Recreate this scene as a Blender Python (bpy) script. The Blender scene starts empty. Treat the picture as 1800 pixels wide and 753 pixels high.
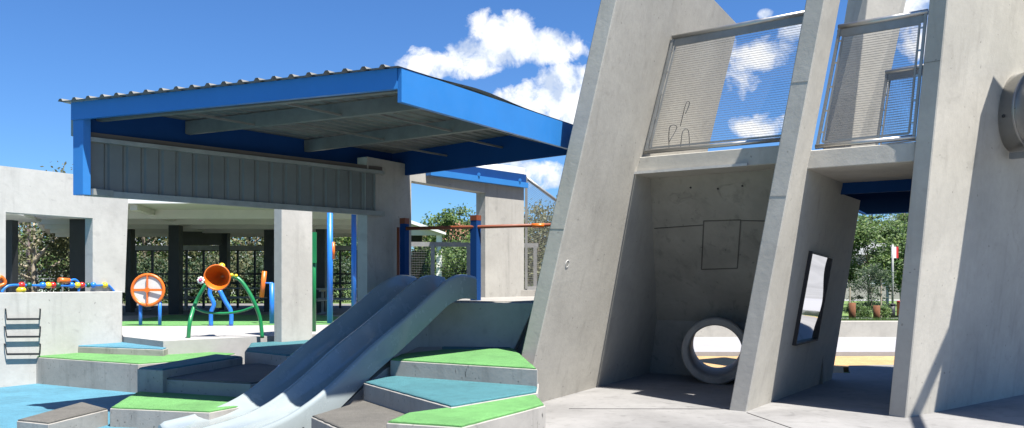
import bpy, bmesh, math, random
from mathutils import Vector, Matrix
random.seed(7)
scene = bpy.context.scene
COL = scene.collection
V = Vector
EYE = 1.6; F = 1400.0; CX = 900.0; HY = 495.0
# ---------------------------------------------------------------- measuring helpers
def P(px, py, Y):            # world point at depth Y
    return V(((px-CX)/F*Y, Y, EYE-(py-HY)/F*Y))
def G(px, py, z=0.0):        # plan point (x,y) on the level z
    Y = (EYE-z)*F/(py-HY)
    return ((px-CX)/F*Y, Y)
def RP(px, py, p0, n):       # meet of the sight line with a plane
    d = V(((px-CX)/F, 1.0, -(py-HY)/F)); o = V((0, 0, EYE))
    return o + d*((p0-o).dot(n)/d.dot(n))
# ---------------------------------------------------------------- mesh helpers
def newbm(): return bmesh.new()
def poly_prism(bm, pts, off):                  # planar polygon (3D) extruded by vector off
    a = [bm.verts.new(p) for p in pts]; b = [bm.verts.new(V(p)+off) for p in pts]
    n = len(pts)
    bm.faces.new(a); bm.faces.new(list(reversed(b)))
    for i in range(n):
        j = (i+1) % n
        bm.faces.new((a[i], b[i], b[j], a[j]))
def prism(bm, pts2, z0, z1):
    poly_prism(bm, [V((x, y, z0)) for x, y in pts2], V((0, 0, z1-z0)))
def bar(bm, a, b, w, h=None, up=V((0, 0, 1))):  # box beam from a to b
    a = V(a); b = V(b); h = h or w
    d = (b-a).normalized(); s = d.cross(up)
    if s.length < 1e-4: s = d.cross(V((1, 0, 0)))
    s.normalize(); u = s.cross(d).normalized()
    pts = [a+s*w/2+u*h/2, a-s*w/2+u*h/2, a-s*w/2-u*h/2, a+s*w/2-u*h/2]
    poly_prism(bm, pts, b-a)
def tube(bm, pts, r, seg=10, cap=True):
    pts = [V(p) for p in pts]; n = len(pts)
    rs = r if isinstance(r, (list, tuple)) else [r]*n
    rings = []; prev = None
    for i, p in enumerate(pts):
        d = (pts[min(i+1, n-1)]-pts[max(i-1, 0)]).normalized()
        ref = prev if prev is not None else (V((0, 0, 1)) if abs(d.z) < .9 else V((1, 0, 0)))
        s = d.cross(ref)
        if s.length < 1e-4: s = d.cross(V((0, 1, 0)))
        s.normalize(); u = s.cross(d).normalized(); prev = u
        rings.append([bm.verts.new(p+(s*math.cos(2*math.pi*k/seg)+u*math.sin(2*math.pi*k/seg))*rs[i]) for k in range(seg)])
    for i in range(n-1):
        for k in range(seg):
            f = bm.faces.new((rings[i][k], rings[i][(k+1) % seg], rings[i+1][(k+1) % seg], rings[i+1][k])); f.smooth = True
    if cap and rs[0] > 0.002 and rs[-1] > 0.002:
        bm.faces.new(list(reversed(rings[0]))); bm.faces.new(rings[-1])
def ball(bm, c, r, sx=1, sy=1, sz=1, u=16, v=10):
    m = Matrix.Translation(c) @ Matrix.Diagonal((sx*r, sy*r, sz*r, 1))
    res = bmesh.ops.create_uvsphere(bm, u_segments=u, v_segments=v, radius=1, matrix=m)
    for vv in res['verts']:
        for f in vv.link_faces: f.smooth = True
def curve(pts, n=6):         # Catmull-Rom through points
    pts = [V(p) for p in pts]; out = []
    for i in range(len(pts)-1):
        p0 = pts[max(i-1, 0)]; p1 = pts[i]; p2 = pts[i+1]; p3 = pts[min(i+2, len(pts)-1)]
        for k in range(n):
            t = k/n
            out.append(.5*((2*p1)+(p2-p0)*t+(2*p0-5*p1+4*p2-p3)*t*t+(3*p1-p0-3*p2+p3)*t**3))
    out.append(pts[-1]); return out
def finish(bm, bevel=0):
    bmesh.ops.recalc_face_normals(bm, faces=bm.faces)
    if bevel:
        es = [e for e in bm.edges if len(e.link_faces) == 2 and e.calc_face_angle(0) > .5]
        try: bmesh.ops.bevel(bm, geom=es, offset=bevel, segments=1, affect='EDGES', profile=.5)
        except Exception: pass
def obj(name, bm, mat, parent=None, bevel=0):
    finish(bm, bevel)
    me = bpy.data.meshes.new(name); bm.to_mesh(me); bm.free()
    me.materials.append(mat)
    o = bpy.data.objects.new(name, me); COL.objects.link(o)
    if parent is not None:
        o.parent = parent
        o.matrix_parent_inverse = Matrix.Translation(-parent.location)
    return o
def tag(o, label, cat, group=None, kind=None):
    o['label'] = label; o['category'] = cat
    if group: o['group'] = group
    if kind: o['kind'] = kind
    return o
def thing(name, label, cat, loc, group=None):
    o = bpy.data.objects.new(name, None); COL.objects.link(o); o.location = loc
    o.empty_display_size = .2
    return tag(o, label, cat, group)
def struct(name, bm, mat, bevel=0):
    o = obj(name, bm, mat, None, bevel); o['kind'] = 'structure'; return o
def part(name, mat, parent, fn, *a, bevel=0, **k):
    bm = newbm(); fn(bm, *a, **k); return obj(name, bm, mat, parent, bevel)
# ---------------------------------------------------------------- materials
def nodes(name):
    m = bpy.data.materials.new(name); m.use_nodes = True
    nt = m.node_tree; b = nt.nodes['Principled BSDF']; return m, nt, b
def N(nt, t, **kw):
    n = nt.nodes.new(t)
    for k, v in kw.items(): setattr(n, k, v)
    return n
def noise(nt, vec, scale, detail=5, rough=.6, dist=0):
    n = N(nt, 'ShaderNodeTexNoise'); n.inputs['Scale'].default_value = scale
    n.inputs['Detail'].default_value = detail; n.inputs['Roughness'].default_value = rough
    n.inputs['Distortion'].default_value = dist
    nt.links.new(vec, n.inputs['Vector']); return n.outputs['Fac']
def ramp(nt, fac, stops):
    r = N(nt, 'ShaderNodeValToRGB'); cr = r.color_ramp
    while len(cr.elements) < len(stops): cr.elements.new(.5)
    for e, (p, c) in zip(cr.elements, stops):
        e.position = p; e.color = (c[0], c[1], c[2], 1) if not isinstance(c, (int, float)) else (c, c, c, 1)
    nt.links.new(fac, r.inputs['Fac']); return r.outputs['Color']
def mul(nt, a, b, fac=1.0, mode='MULTIPLY'):
    m = N(nt, 'ShaderNodeMix', data_type='RGBA', blend_type=mode)
    m.inputs[0].default_value = fac
    for s, i in ((a, 6), (b, 7)):
        if isinstance(s, tuple): m.inputs[i].default_value = (*s, 1)
        else: nt.links.new(s, m.inputs[i])
    return m.outputs[2]
def geo(nt, scale=(1, 1, 1)):
    g = N(nt, 'ShaderNodeNewGeometry'); mp = N(nt, 'ShaderNodeMapping')
    mp.inputs['Scale'].default_value = scale
    nt.links.new(g.outputs['Position'], mp.inputs['Vector']); return mp.outputs['Vector']
def bump(nt, b, h, strength=.2, dist=.01):
    n = N(nt, 'ShaderNodeBump'); n.inputs['Strength'].default_value = strength
    n.inputs['Distance'].default_value = dist
    nt.links.new(h, n.inputs['Height']); nt.links.new(n.outputs['Normal'], b.inputs['Normal'])
K = .77
def concrete(name, col, var=.16, stain=.35, pits=True, lines=False):
    col = tuple(x*K for x in col)
    m, nt, b = nodes(name)
    v = geo(nt)
    c = ramp(nt, noise(nt, v, .9, 6, .62, .6), [(.3, tuple(x*(1-var) for x in col)), (.55, col), (.75, tuple(min(1, x*(1+var*.7)) for x in col))])
    c2 = ramp(nt, noise(nt, v, 9, 5, .7), [(.3, .92), (.6, 1.0)])
    c = mul(nt, c, c2)
    # blotchy cloudy staining and vertical runs
    st = ramp(nt, noise(nt, geo(nt, (3.2, 3.2, .35)), 1.6, 4, .6, .3), [(.56, 1.0), (.72, 1-stain*.55)])
    c = mul(nt, c, st)
    st2 = ramp(nt, noise(nt, geo(nt, (1, 1, 1)), 3.1, 3, .5, 1.6), [(.62, 1.0), (.74, 1-stain*.5)])
    c = mul(nt, c, st2)
    st3 = ramp(nt, noise(nt, geo(nt, (1, 1, 1.3)), .55, 4, .55, .8), [(.42, 1.0-stain*.3), (.55, 1.0)])
    c = mul(nt, c, st3)
    if name == 'step_concrete':
        c = mul(nt, c, ramp(nt, noise(nt, geo(nt, (7, 7, 1.6)), 3.0, 3, .6), [(.69, 1.0), (.73, .38)]))
        c = mul(nt, c, ramp(nt, noise(nt, geo(nt, (1, 1, 1)), 26, 2, .5), [(.68, 1.0), (.74, .5)]))
    if pits:
        vo = N(nt, 'ShaderNodeTexVoronoi'); vo.inputs['Scale'].default_value = 5.5
        nt.links.new(noise_vec(nt, v), vo.inputs['Vector'])
        p = ramp(nt, vo.outputs['Distance'], [(.045, .55), (.085, 1.0)])
        c = mul(nt, c, p, .8)
    nt.links.new(c, b.inputs['Base Color'])
    b.inputs['Roughness'].default_value = .88
    bump(nt, b, noise(nt, v, 14, 6, .7), .25, .012)
    return m
def noise_vec(nt, v):
    n = N(nt, 'ShaderNodeTexNoise'); n.inputs['Scale'].default_value = 1.3
    nt.links.new(v, n.inputs['Vector'])
    a = N(nt, 'ShaderNodeVectorMath', operation='ADD'); nt.links.new(v, a.inputs[0])
    s = N(nt, 'ShaderNodeVectorMath', operation='SCALE'); s.inputs['Scale'].default_value = .5
    nt.links.new(n.outputs['Color'], s.inputs[0]); nt.links.new(s.outputs[0], a.inputs[1]); return a.outputs[0]
def rubber(name, col):
    col = tuple(x*K for x in col)
    m, nt, b = nodes(name); v = geo(nt)
    c = ramp(nt, noise(nt, v, 170, 3, .8), [(.35, tuple(x*.62 for x in col)), (.5, col), (.66, tuple(min(1, x*1.45+.02) for x in col))])
    c = mul(nt, c, ramp(nt, noise(nt, v, 1.4, 5, .65, .5), [(.35, .8), (.6, 1.0), (.8, 1.0)]))
    c = mul(nt, c, ramp(nt, noise(nt, v, 8, 4, .7), [(.35, .85), (.55, 1.0)]))
    nt.links.new(c, b.inputs['Base Color']); b.inputs['Roughness'].default_value = .9
    bump(nt, b, noise(nt, v, 170, 2, .8), .5, .006); return m
def paint(name, col, rough=.4, metal=0, var=.1, coat=0, sc=2.5):
    if name != 'white_paint': col = tuple(x*.8 for x in col)
    m, nt, b = nodes(name); v = geo(nt)
    c = ramp(nt, noise(nt, v, sc, 5, .65), [(.3, tuple(x*(1-var) for x in col)), (.65, col)])
    nt.links.new(c, b.inputs['Base Color']); b.inputs['Metallic'].default_value = metal
    r = ramp(nt, noise(nt, v, 6, 4), [(.3, max(.02, rough-.07)), (.7, min(1, rough+.12))])
    nt.links.new(r, b.inputs['Roughness'])
    b.inputs['Coat Weight'].default_value = coat
    bump(nt, b, noise(nt, v, 25, 3), .05, .003)
    return m
def leafmat(name, c1, c2, c3):
    m, nt, b = nodes(name)
    oi = N(nt, 'ShaderNodeNewGeometry'); v = geo(nt)
    vo = N(nt, 'ShaderNodeTexWhiteNoise'); nt.links.new(oi.outputs['Random Per Island'], vo.inputs['Vector'])
    n = noise(nt, v, .9, 3)
    mm = N(nt, 'ShaderNodeMath', operation='ADD'); nt.links.new(oi.outputs['Random Per Island'], mm.inputs[0]); nt.links.new(n, mm.inputs[1])
    m2 = N(nt, 'ShaderNodeMath', operation='MULTIPLY'); nt.links.new(mm.outputs[0], m2.inputs[0]); m2.inputs[1].default_value = .5
    c = ramp(nt, m2.outputs[0], [(.2, c1), (.5, c2), (.8, c3)])
    nt.links.new(c, b.inputs['Base Color']); b.inputs['Roughness'].default_value = .6
    try:
        b.inputs['Transmission Weight'].default_value = 0
        tr = N(nt, 'ShaderNodeBsdfTranslucent'); nt.links.new(c, tr.inputs['Color'])
        mx = N(nt, 'ShaderNodeMixShader'); mx.inputs[0].default_value = .35
        nt.links.new(b.outputs[0], mx.inputs[1]); nt.links.new(tr.outputs[0], mx.inputs[2])
        nt.links.new(mx.outputs[0], nt.nodes['Material Output'].inputs['Surface'])
    except Exception: pass
    return m
M = {}
M['conc'] = concrete('fin_concrete', (.50, .475, .42), .12, .22)
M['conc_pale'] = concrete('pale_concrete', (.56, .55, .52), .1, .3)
M['conc_step'] = concrete('step_concrete', (.40, .38, .35), .14, .4)
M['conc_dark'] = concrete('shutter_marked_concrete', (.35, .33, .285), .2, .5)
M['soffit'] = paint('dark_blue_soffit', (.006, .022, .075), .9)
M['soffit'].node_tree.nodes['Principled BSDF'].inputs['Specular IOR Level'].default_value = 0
M['galv_d'] = paint('dull_galvanised', (.20, .20, .19), .6, .1, .3, sc=4)
M['conc_portal'] = concrete('portal_concrete', (.46, .445, .41), .12, .3)
M['terr'] = concrete('terrace_concrete', (.42, .41, .40), .08, .15, pits=False)
M['line'] = concrete('recess_line', (.13, .122, .105), .4, .5)
M['court'] = concrete('court_concrete', (.28, .275, .272), .17, .45, pits=False)
M['path'] = concrete('white_path_concrete', (.36, .355, .37), .06, .1, pits=False)
M['blue'] = paint('blue_paint', (.03, .195, .53), .35, var=.08)
M['blue_beam'] = paint('deep_and_shaded_blue_paint', (.010, .055, .20), .8, var=.12)
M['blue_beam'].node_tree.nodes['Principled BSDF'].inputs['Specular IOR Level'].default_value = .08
M['galv'] = paint('galvanised_steel', (.34, .35, .335), .5, .25, .3, sc=4)
M['clad'] = paint('grey_cladding', (.17, .18, .175), .5, .1, .18)
M['steel'] = paint('brushed_steel', (.55, .54, .52), .34, .85, .15)
M['wire'] = paint('dull_wire', (.30, .29, .28), .5, .6, .1)
M['flat'] = paint('flat_bar_steel', (.34, .34, .33), .5, .4, .25)
M['charcoal'] = paint('charcoal_paint', (.022, .024, .028), .5)
M['white'] = paint('white_paint', (.74, .74, .72), .5, var=.08)
M['cream'] = paint('cream_ceiling', (.66, .62, .55), .7, var=.1)
M['r_blue'] = rubber('blue_rubber', (.07, .235, .33))
M['r_teal'] = rubber('teal_rubber', (.045, .175, .205))
M['r_green'] = rubber('green_rubber', (.10, .30, .055))
M['r_greenw'] = rubber('bright_green_rubber', (.115, .31, .09))
M['r_grey'] = rubber('grey_rubber', (.125, .118, .105))
M['slide'] = paint('grey_slide_plastic', (.30, .345, .355), .2, 0, .1, .5)
M['orange'] = paint('orange_plastic', (.78, .17, .015), .35, coat=.3)
M['orange_d'] = paint('shaded_orange_paint', (.23, .055, .02), .5)  # orange darkened towards brown, its shading put into the colour
M['yellow'] = paint('yellow_plastic', (.85, .60, .02), .35, coat=.3)
M['red'] = paint('red_plastic', (.62, .025, .02), .35, coat=.3)
M['green_p'] = paint('green_paint', (.01, .22, .07), .35, coat=.3)
M['tblue'] = paint('bright_blue_tube', (.02, .20, .72), .35, coat=.3)
M['dgreen'] = paint('dark_green_plastic', (.01, .10, .05), .35)
M['pink'] = paint('pink_plastic', (.6, .1, .25), .4)
M['panelw'] = paint('milky_panel', (.66, .67, .66), .3)
M['bark'] = paint('bark', (.20, .165, .12), .9, var=.4, sc=9)
M['bark_p'] = paint('pale_bark', (.42, .36, .27), .9, var=.3, sc=9)
M['rust'] = paint('rusted_steel', (.20, .075, .03), .9, var=.5, sc=12)
M['sand'] = rubber('sand', (.54, .34, .15))
M['roofred'] = paint('terracotta_roof', (.35, .16, .10), .8, var=.3)
M['glass'] = paint('dark_glass', (.04, .05, .06), .1)
M['black'] = paint('black_rubber', (.015, .015, .017), .6)
M['leaf_a'] = leafmat('leaves_fresh', (.02, .05, .012), (.06, .125, .022), (.15, .21, .045))
M['leaf_b'] = leafmat('leaves_olive', (.035, .045, .018), (.09, .10, .038), (.19, .18, .085))
M['leaf_c'] = leafmat('leaves_dark', (.01, .028, .012), (.025, .055, .02), (.07, .11, .04))
def mirror_mat():
    m, nt, b = nodes('mirror'); b.inputs['Base Color'].default_value = (.86, .87, .88, 1)
    b.inputs['Metallic'].default_value = 1; b.inputs['Roughness'].default_value = .035; return m
M['mirror'] = mirror_mat()
def grass_mat():
    m, nt, b = nodes('lawn_green'); v = geo(nt)
    c = ramp(nt, noise(nt, v, 3, 7, .75), [(.3, (.05, .10, .02)), (.55, (.12, .19, .045)), (.75, (.24, .27, .10))])
    nt.links.new(c, b.inputs['Base Color']); b.inputs['Roughness'].default_value = .95; return m
M['grass'] = grass_mat()

# ================================================================= directions
v1 = V((.508, .861, 0)); n1 = V((.861, -.508, 0))
v2 = V((.587, .810, 0)); n2 = V((.810, -.587, 0))
v3 = V((.805, .593, 0)); n3 = V((.593, -.805, 0))
vd = V((.53, .848, 0)); ud = V((.848, -.53, 0))
FINS = {1: (V((.159, 10.14, 0)), v1, n1, .255, .22), 2: (V((2.878, 9.78, 0)), v2, n2, .190, .22), 3: (V((4.611, 9.33, 0)), v3, n3, .10, .21)}
def fp(k, t, z, w=0):        # a point of leaning wall k: t along it, z up, w behind its right face
    b, v, n, l, th = FINS[k]
    return b+v*t+n*(l*z)-n*w+V((0, 0, z))
def fplane(k):               # point and normal of the right face
    b, v, n, l, th = FINS[k]
    a = fp(k, 1, 0)-fp(k, 0, 0); c = fp(k, 0, 1)-fp(k, 0, 0)
    nn = a.cross(c).normalized()
    if nn.dot(n) < 0: nn = -nn
    return fp(k, 0, 0), nn
def onfin(px, py, k, out=0):
    p0, n = fplane(k); return RP(px, py, p0+n*out, n)
SUNK = V((.325, -.36, 1.0))   # towards the sun, per metre of height

# ================================================================= ground and levels
bm = newbm(); prism(bm, [(-400, -200), (400, -200), (400, 900), (-400, 900)], -.6, -.12); struct('ground', bm, M['grass'])
bm = newbm(); prism(bm, [(-3.0, -40), (70, -40), (70, 14.6), (9.2, 15.6), (6.4, 15.15), (5.9, 13.9), (3.0, 14.4), (2.2, 14.6), (-3.0, 11)], -.3, 0); struct('court_paving', bm, M['court'])
bm = newbm(); prism(bm, [(-20, -40), (-3.004, -40), (-3.004, 11), (-3.004, 14), (-20, 14)], -.3, .0); struct('blue_rubber_ground', bm, M['r_blue'])
bm = newbm()
for a, b in ((G(1000, 719), G(1287, 719.5)), (G(1313, 726), G(1440, 770)), ((3.0, 3.0), (7.5, 9.0))):
    bar(bm, (*a, .0015), (*b, .0015), .014, .005)
struct('paving_joint', bm, M['black'])
# sand bed and white path behind the leaning walls
bm = newbm(); prism(bm, [(2.0, 14.45), (3.0, 14.25), (5.75, 13.8), (6.3, 15.15), (9.3, 15.62), (9.4, 17.4), (-1, 17.4), (1, 14.5)], -.3, -.03); struct('sand_bed', bm, M['sand'])
bm = newbm(); prism(bm, [(-1, 17.42), (9.42, 17.42), (9.8, 16.1), (14, 16.1), (14, 22.1), (-1, 22.1)], -.3, .06); struct('white_path', bm, M['path'])
bm = newbm(); prism(bm, [(-1, 22.3), (14, 22.3), (64, 112), (-1, 112)], -.2, .44); struct('lawn', bm, M['grass'])
w = tag(part('retaining_wall', M['conc'], None, prism, [(-.5, 22.05), (14.03, 22.05), (14.03, 22.3), (-.5, 22.3)], 0, .5, bevel=.01), 'long low grey concrete retaining wall behind the white path', 'wall')
# terrace (white floor with green rubber)
TER = .65
bm = newbm(); prism(bm, [(-16, 14.9), (-6.95, 14.2), G(217, 592, TER), G(287, 600, TER), G(441, 592.5, TER), (-3.2, 14.6), (-2.2, 13.2), (-3.0, 30), (-16, 30)], -.2, TER); struct('terrace_paving', bm, M['terr'])
bm = newbm(); prism(bm, [(-8.9, 16.95), G(300, 573.5, TER), G(590, 571, TER), (-3.2, 19.5), (-5.5, 22.3), (-9.6, 22.3)], TER-.05, TER+.012); struct('green_rubber_ground', bm, M['r_greenw'])
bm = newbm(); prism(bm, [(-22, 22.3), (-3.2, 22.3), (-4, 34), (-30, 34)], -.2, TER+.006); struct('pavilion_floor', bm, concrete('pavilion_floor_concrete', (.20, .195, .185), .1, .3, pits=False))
bm = newbm(); prism(bm, [(-90, 34.05), (-1.5, 34.05), (-1.5, 140), (-90, 140)], -.2, .62); struct('far_lawn', bm, M['grass'])
bm = newbm(); prism(bm, [(-90, 14.2), (-16.05, 14.9), (-16.05, 22.25), (-22.1, 22.25), (-30, 34), (-90, 34)], -.2, .6); struct('side_lawn', bm, M['grass'])
# upper deck behind the slide
DECK = 1.313
bm = newbm(); prism(bm, [(-1.95, 11.8), (.40, 11.42), (1.1, 13.6), (1.6, 19.5), (-3.0, 19.5), (-2.2, 12.8)], .3, DECK); struct('upper_deck', bm, M['conc_step'])

# ================================================================= leaning walls
def finwall(k, poly, name, label):
    th = FINS[k][4]; n = FINS[k][2]
    bm = newbm(); poly_prism(bm, [fp(k, t, z) for t, z in poly], -n*th)
    t = thing(name, label, 'wall', fp(k, 0, 0), 'leaning concrete walls')
    obj('wall_slab', bm, M['conc'], t, bevel=.012)
    return t
f1 = finwall(1, [(0, -.1), (4.7, -.1), (4.6, 5.9), (0, 5.9)], 'leaning_wall', 'broad leaning concrete wall left of the dark bay with the pipe tunnel')
f2 = finwall(2, [(0, -.1), (4.04, -.1), (3.50, 3.13), (.60, 3.13), (.59, 5.9), (0, 5.9)], 'leaning_wall', 'narrow leaning concrete wall with the tall mirror on its right side')
f3 = finwall(3, [(0, -.1), (6.5, -.1), (6.5, 6.6), (0, 6.6)], 'leaning_wall', 'rightmost leaning concrete wall with the steel tube fixed to it')
# lifting hole of wall 1
def disc(bm, c, n, r, h, seg=24):
    n = n.normalized(); a = n.orthogonal().normalized(); b = n.cross(a)
    poly_prism(bm, [c+(a*math.cos(2*math.pi*i/seg)+b*math.sin(2*math.pi*i/seg))*r for i in range(seg)], n*h)
def ringtube(bm, c, n, R, r, seg=28, rs=8, a0=0, a1=2*math.pi):
    n = n.normalized(); a = n.orthogonal().normalized(); b = n.cross(a)
    rings = []
    for i in range(seg):
        th = 2*math.pi*i/seg; d = a*math.cos(th)+b*math.sin(th)
        rings.append([bm.verts.new(c+d*(R+r*math.cos(2*math.pi*j/rs))+n*(r*math.sin(2*math.pi*j/rs))) for j in range(rs)])
    for i in range(seg):
        for j in range(rs):
            f = bm.faces.new((rings[i][j], rings[(i+1) % seg][j], rings[(i+1) % seg][(j+1) % rs], rings[i][(j+1) % rs])); f.smooth = True
p0, nn = fplane(1)
part('lifting_hole', M['conc_dark'], f1, disc, onfin(997, 464, 1)-nn*.01, nn, .042, .013)
part('hole_rim', M['conc_pale'], f1, ringtube, onfin(997, 464, 1), nn, .045, .007)
# horizontal casting joints on the end faces
for k, z, f in ((1, 2.25, f1), (2, 3.95, f2), (2, 2.62, f2), (3, 4.1, f3)):
    th = FINS[k][4]; v = FINS[k][1]; n = FINS[k][2]
    part('casting_joint', M['conc_dark'], f, bar, fp(k, 0, z, .012)-v*.0005, fp(k, 0, z+.01, th-.012)-v*.0005, .005, .007)
# mirror on wall 2
p0, nn = fplane(2)
mc = [onfin(x, y, 2, .05) for x, y in ((1428.5, 442.4), (1465, 452.6), (1438, 599), (1398.5, 608.5))]
mt = thing('wavy_mirror', 'tall narrow wavy mirror in a dark frame on the leaning wall', 'mirror', mc[3])
cen = sum(mc, V())/4
inn = [c+(cen-c)*.0+((mc[(i+1) % 4]-c).normalized()+(mc[(i-1) % 4]-c).normalized())*.026 for i, c in enumerate(mc)]
bm = newbm()
for i in range(4):
    j = (i+1) % 4
    poly_prism(bm, [mc[i], mc[j], inn[j], inn[i]], -nn*.055)
obj('mirror_frame', bm, M['black'], mt)
bm = newbm(); rows = []
NR = 40
for i in range(NR+1):
    f = i/NR
    a = inn[0].lerp(inn[3], f); b = inn[1].lerp(inn[2], f)
    rows.append([bm.verts.new(a.lerp(b, j/8)-nn*(.03+.012*math.sin(f*7.5+.6)*(1)+.004*math.sin(j/8*3))) for j in range(9)])
for i in range(NR):
    for j in range(8):
        fc = bm.faces.new((rows[i][j], rows[i][j+1], rows[i+1][j+1], rows[i+1][j])); fc.smooth = True
obj('mirror_sheet', bm, M['mirror'], mt)

# ================================================================= raised decks between the leaning walls
S1 = 3.12; S2 = 3.0
wd = V((.843, -.538, 0))
t = thing('raised_deck', 'concrete deck slab bridging the bay above the pipe tunnel', 'deck', (2.5, 11, S1))
a = fp(1, 1.80, S1, .05); b = fp(2, .74, S1, .18)
bm = newbm(); poly_prism(bm, [fp(1, 1.80, S1, .05), fp(2, .74, S1, .18), fp(2, 3.3, S1, .18), fp(1, 4.3, S1, .05)], V((0, 0, .235)))
obj('deck_slab', bm, M['conc'], t, bevel=.008)
part('deck_lip', M['conc_pale'], t, bar, fp(1, 1.76, S1+.012, .05), fp(2, .70, S1+.012, .18).lerp(fp(1, 1.76, S1+.012, .05), .28), .05, .035)
t2 = thing('raised_deck', 'concrete deck slab bridging the passage right of the mirror wall', 'deck', (4.3, 9.9, S2))
bm = newbm(); poly_prism(bm, [fp(2, .56, S2, .03), fp(3, .03, S2, .2), fp(3, 2.2, S2, .15), fp(2, 2.6, S2, .03)], V((0, 0, .225)))
obj('deck_slab', bm, M['conc'], t2, bevel=.008)
# inclined back wall of bay 1 with concrete pipe through it
A0 = fp(1, 2.32, S1+.05); A1 = fp(1, 4.15, .94); A2 = fp(1, 4.46, -.1)
B0 = A0+wd*2.3; B1 = A1+wd*2.7; B2 = A2+wd*2.9
bk = V((.45, .89, 0))*.26
st = wd*-.1
bm = newbm()
va = [bm.verts.new(p) for p in (A0+st, A1+st, A2+st, A2+st+bk, A1+st+bk, A0+st+bk)]
vb = [bm.verts.new(p) for p in (B0, B1, B2, B2+bk, B1+bk, B0+bk)]
bm.faces.new(va); bm.faces.new(list(reversed(vb)))
for i in range(6):
    j = (i+1) % 6; bm.faces.new((va[i], vb[i], vb[j], va[j]))
bm.normal_update(); bmesh.ops.triangulate(bm, faces=[f for f in bm.faces if len(f.verts) > 4])
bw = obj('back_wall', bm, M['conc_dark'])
axis = V((.27, .963, 0)).normalized()
pc = V((3.15, 12.35, .512))
bm = newbm(); tube(bm, [pc+axis*.3, pc+axis*3.2], .45, 48)
cut = obj('cutter', bm, M['conc'])
md = bw.modifiers.new('hole', 'BOOLEAN'); md.object = cut; md.operation = 'DIFFERENCE'; md.solver = 'EXACT'
bpy.context.view_layer.update()
dg = bpy.context.evaluated_depsgraph_get()
me = bpy.data.meshes.new_from_object(bw.evaluated_get(dg)); bw.modifiers.clear(); bw.data = me
bpy.data.objects.remove(cut, do_unlink=True)
bwt = thing('back_wall', 'stained dark concrete back wall pierced by the pipe tunnel', 'wall', (3.2, 13.4, 0))
bw.name = 'wall_slab'; bw.parent = bwt; bw.matrix_parent_inverse = Matrix.Translation(-bwt.location)
nb = (A1-A0).cross(wd).normalized()
if nb.y > 0: nb = -nb
hc = [RP(x, y, A0+nb*.004, nb) for x, y in ((1237, 389), (1302, 387), (1296, 472), (1233, 474))]
bm = newbm()
for i in range(4): bar(bm, hc[i], hc[(i+1) % 4], .016, .006, nb)
obj('cast_panel_outline', bm, M['line'], bwt)
bm = newbm()
bar(bm, RP(1150, 402, A0+nb*.004, nb), RP(1236, 396, A0+nb*.004, nb), .012, .01, nb)
bar(bm, RP(1303, 388, A0+nb*.004, nb), RP(1350, 389, A0+nb*.004, nb), .012, .01, nb)
obj('pour_line', bm, M['line'], bwt)
for hx, hy in ((1214, 330), (1305, 327), (1262, 332)):
    part('tie_hole', M['black'], bwt, disc, RP(hx, hy, A0, nb), nb, .016, .004)
# concrete pipe
def pipe(bm, c, ax, L, ro, ri, seg=56):
    a = ax.orthogonal().normalized(); b = ax.cross(a)
    prof = [(0.02, ro), (0, ro-.02), (0, ri+.02), (.02, ri), (L, ri), (L, ro)]
    R = []
    for i in range(seg):
        th = 2*math.pi*i/seg; d = a*math.cos(th)+b*math.sin(th)
        R.append([bm.verts.new(c+ax*x+d*r) for x, r in prof])
    n = len(prof)
    for i in range(seg):
        for j in range(n):
            f = bm.faces.new((R[i][j], R[(i+1) % seg][j], R[(i+1) % seg][(j+1) % n], R[i][(j+1) % n])); f.smooth = j in (3, 5)
tag(part('concrete_pipe', concrete('pipe_concrete', (.36, .34, .30), .15, .5), None, pipe, pc, axis, 1.5, .515, .405), 'round concrete crawl pipe lying at the foot of the back wall', 'pipe tunnel')
# blue steel landing behind bay 2
t = thing('blue_landing', 'dark blue steel landing under the deck right of the mirror wall', 'platform', P(1445, 343, 11.5))
z = 2.84
q = [P(1446, 342.5, 11.5), P(1446, 342.5, 11.5)+ud*2.2, P(1446, 342.5, 11.5)+ud*2.2+vd*3.9, P(1446, 342.5, 11.5)+vd*3.9]
q = [V((p.x, p.y, z)) for p in q]
bm = newbm()
for i in range(4): bar(bm, q[i]+V((0, 0, .1)), q[(i+1) % 4]+V((0, 0, .1)), .05, .2)
obj('edge_beam', bm, M['blue_beam'], t)
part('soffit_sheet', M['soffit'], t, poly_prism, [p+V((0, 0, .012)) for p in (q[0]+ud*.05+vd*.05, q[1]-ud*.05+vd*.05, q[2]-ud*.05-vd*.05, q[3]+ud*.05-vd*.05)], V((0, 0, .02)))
bm = newbm()
for f in (.25, .5, .75): bar(bm, q[0].lerp(q[3], f)+V((0, 0, .08)), q[1].lerp(q[2], f)+V((0, 0, .08)), .06, .05)
obj('cross_beam', bm, M['blue_beam'], t)
# rear leaning pillar standing on the landing, seen through the second balustrade
bm = newbm()
L0, L1 = P(1440, 300, 13.9), P(1500, -60, 13.9)
C0, C1 = P(1492, 300, 13.5), P(1532, -60, 13.5)
R0, R1 = P(1530, 300, 14.1), P(1606, -60, 14.1)
K0 = L0+R0-C0; K1 = L1+R1-C1
a = [bm.verts.new(p) for p in (L0, C0, R0, K0)]; b = [bm.verts.new(p) for p in (L1, C1, R1, K1)]
bm.faces.new(a); bm.faces.new(b)
for i in range(4): bm.faces.new((a[i], a[(i+1) % 4], b[(i+1) % 4], b[i]))
tag(obj('leaning_pillar', bm, M['conc'], None, .01), 'rear leaning concrete pillar seen through the balustrade right of the mirror wall', 'pillar')

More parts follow.
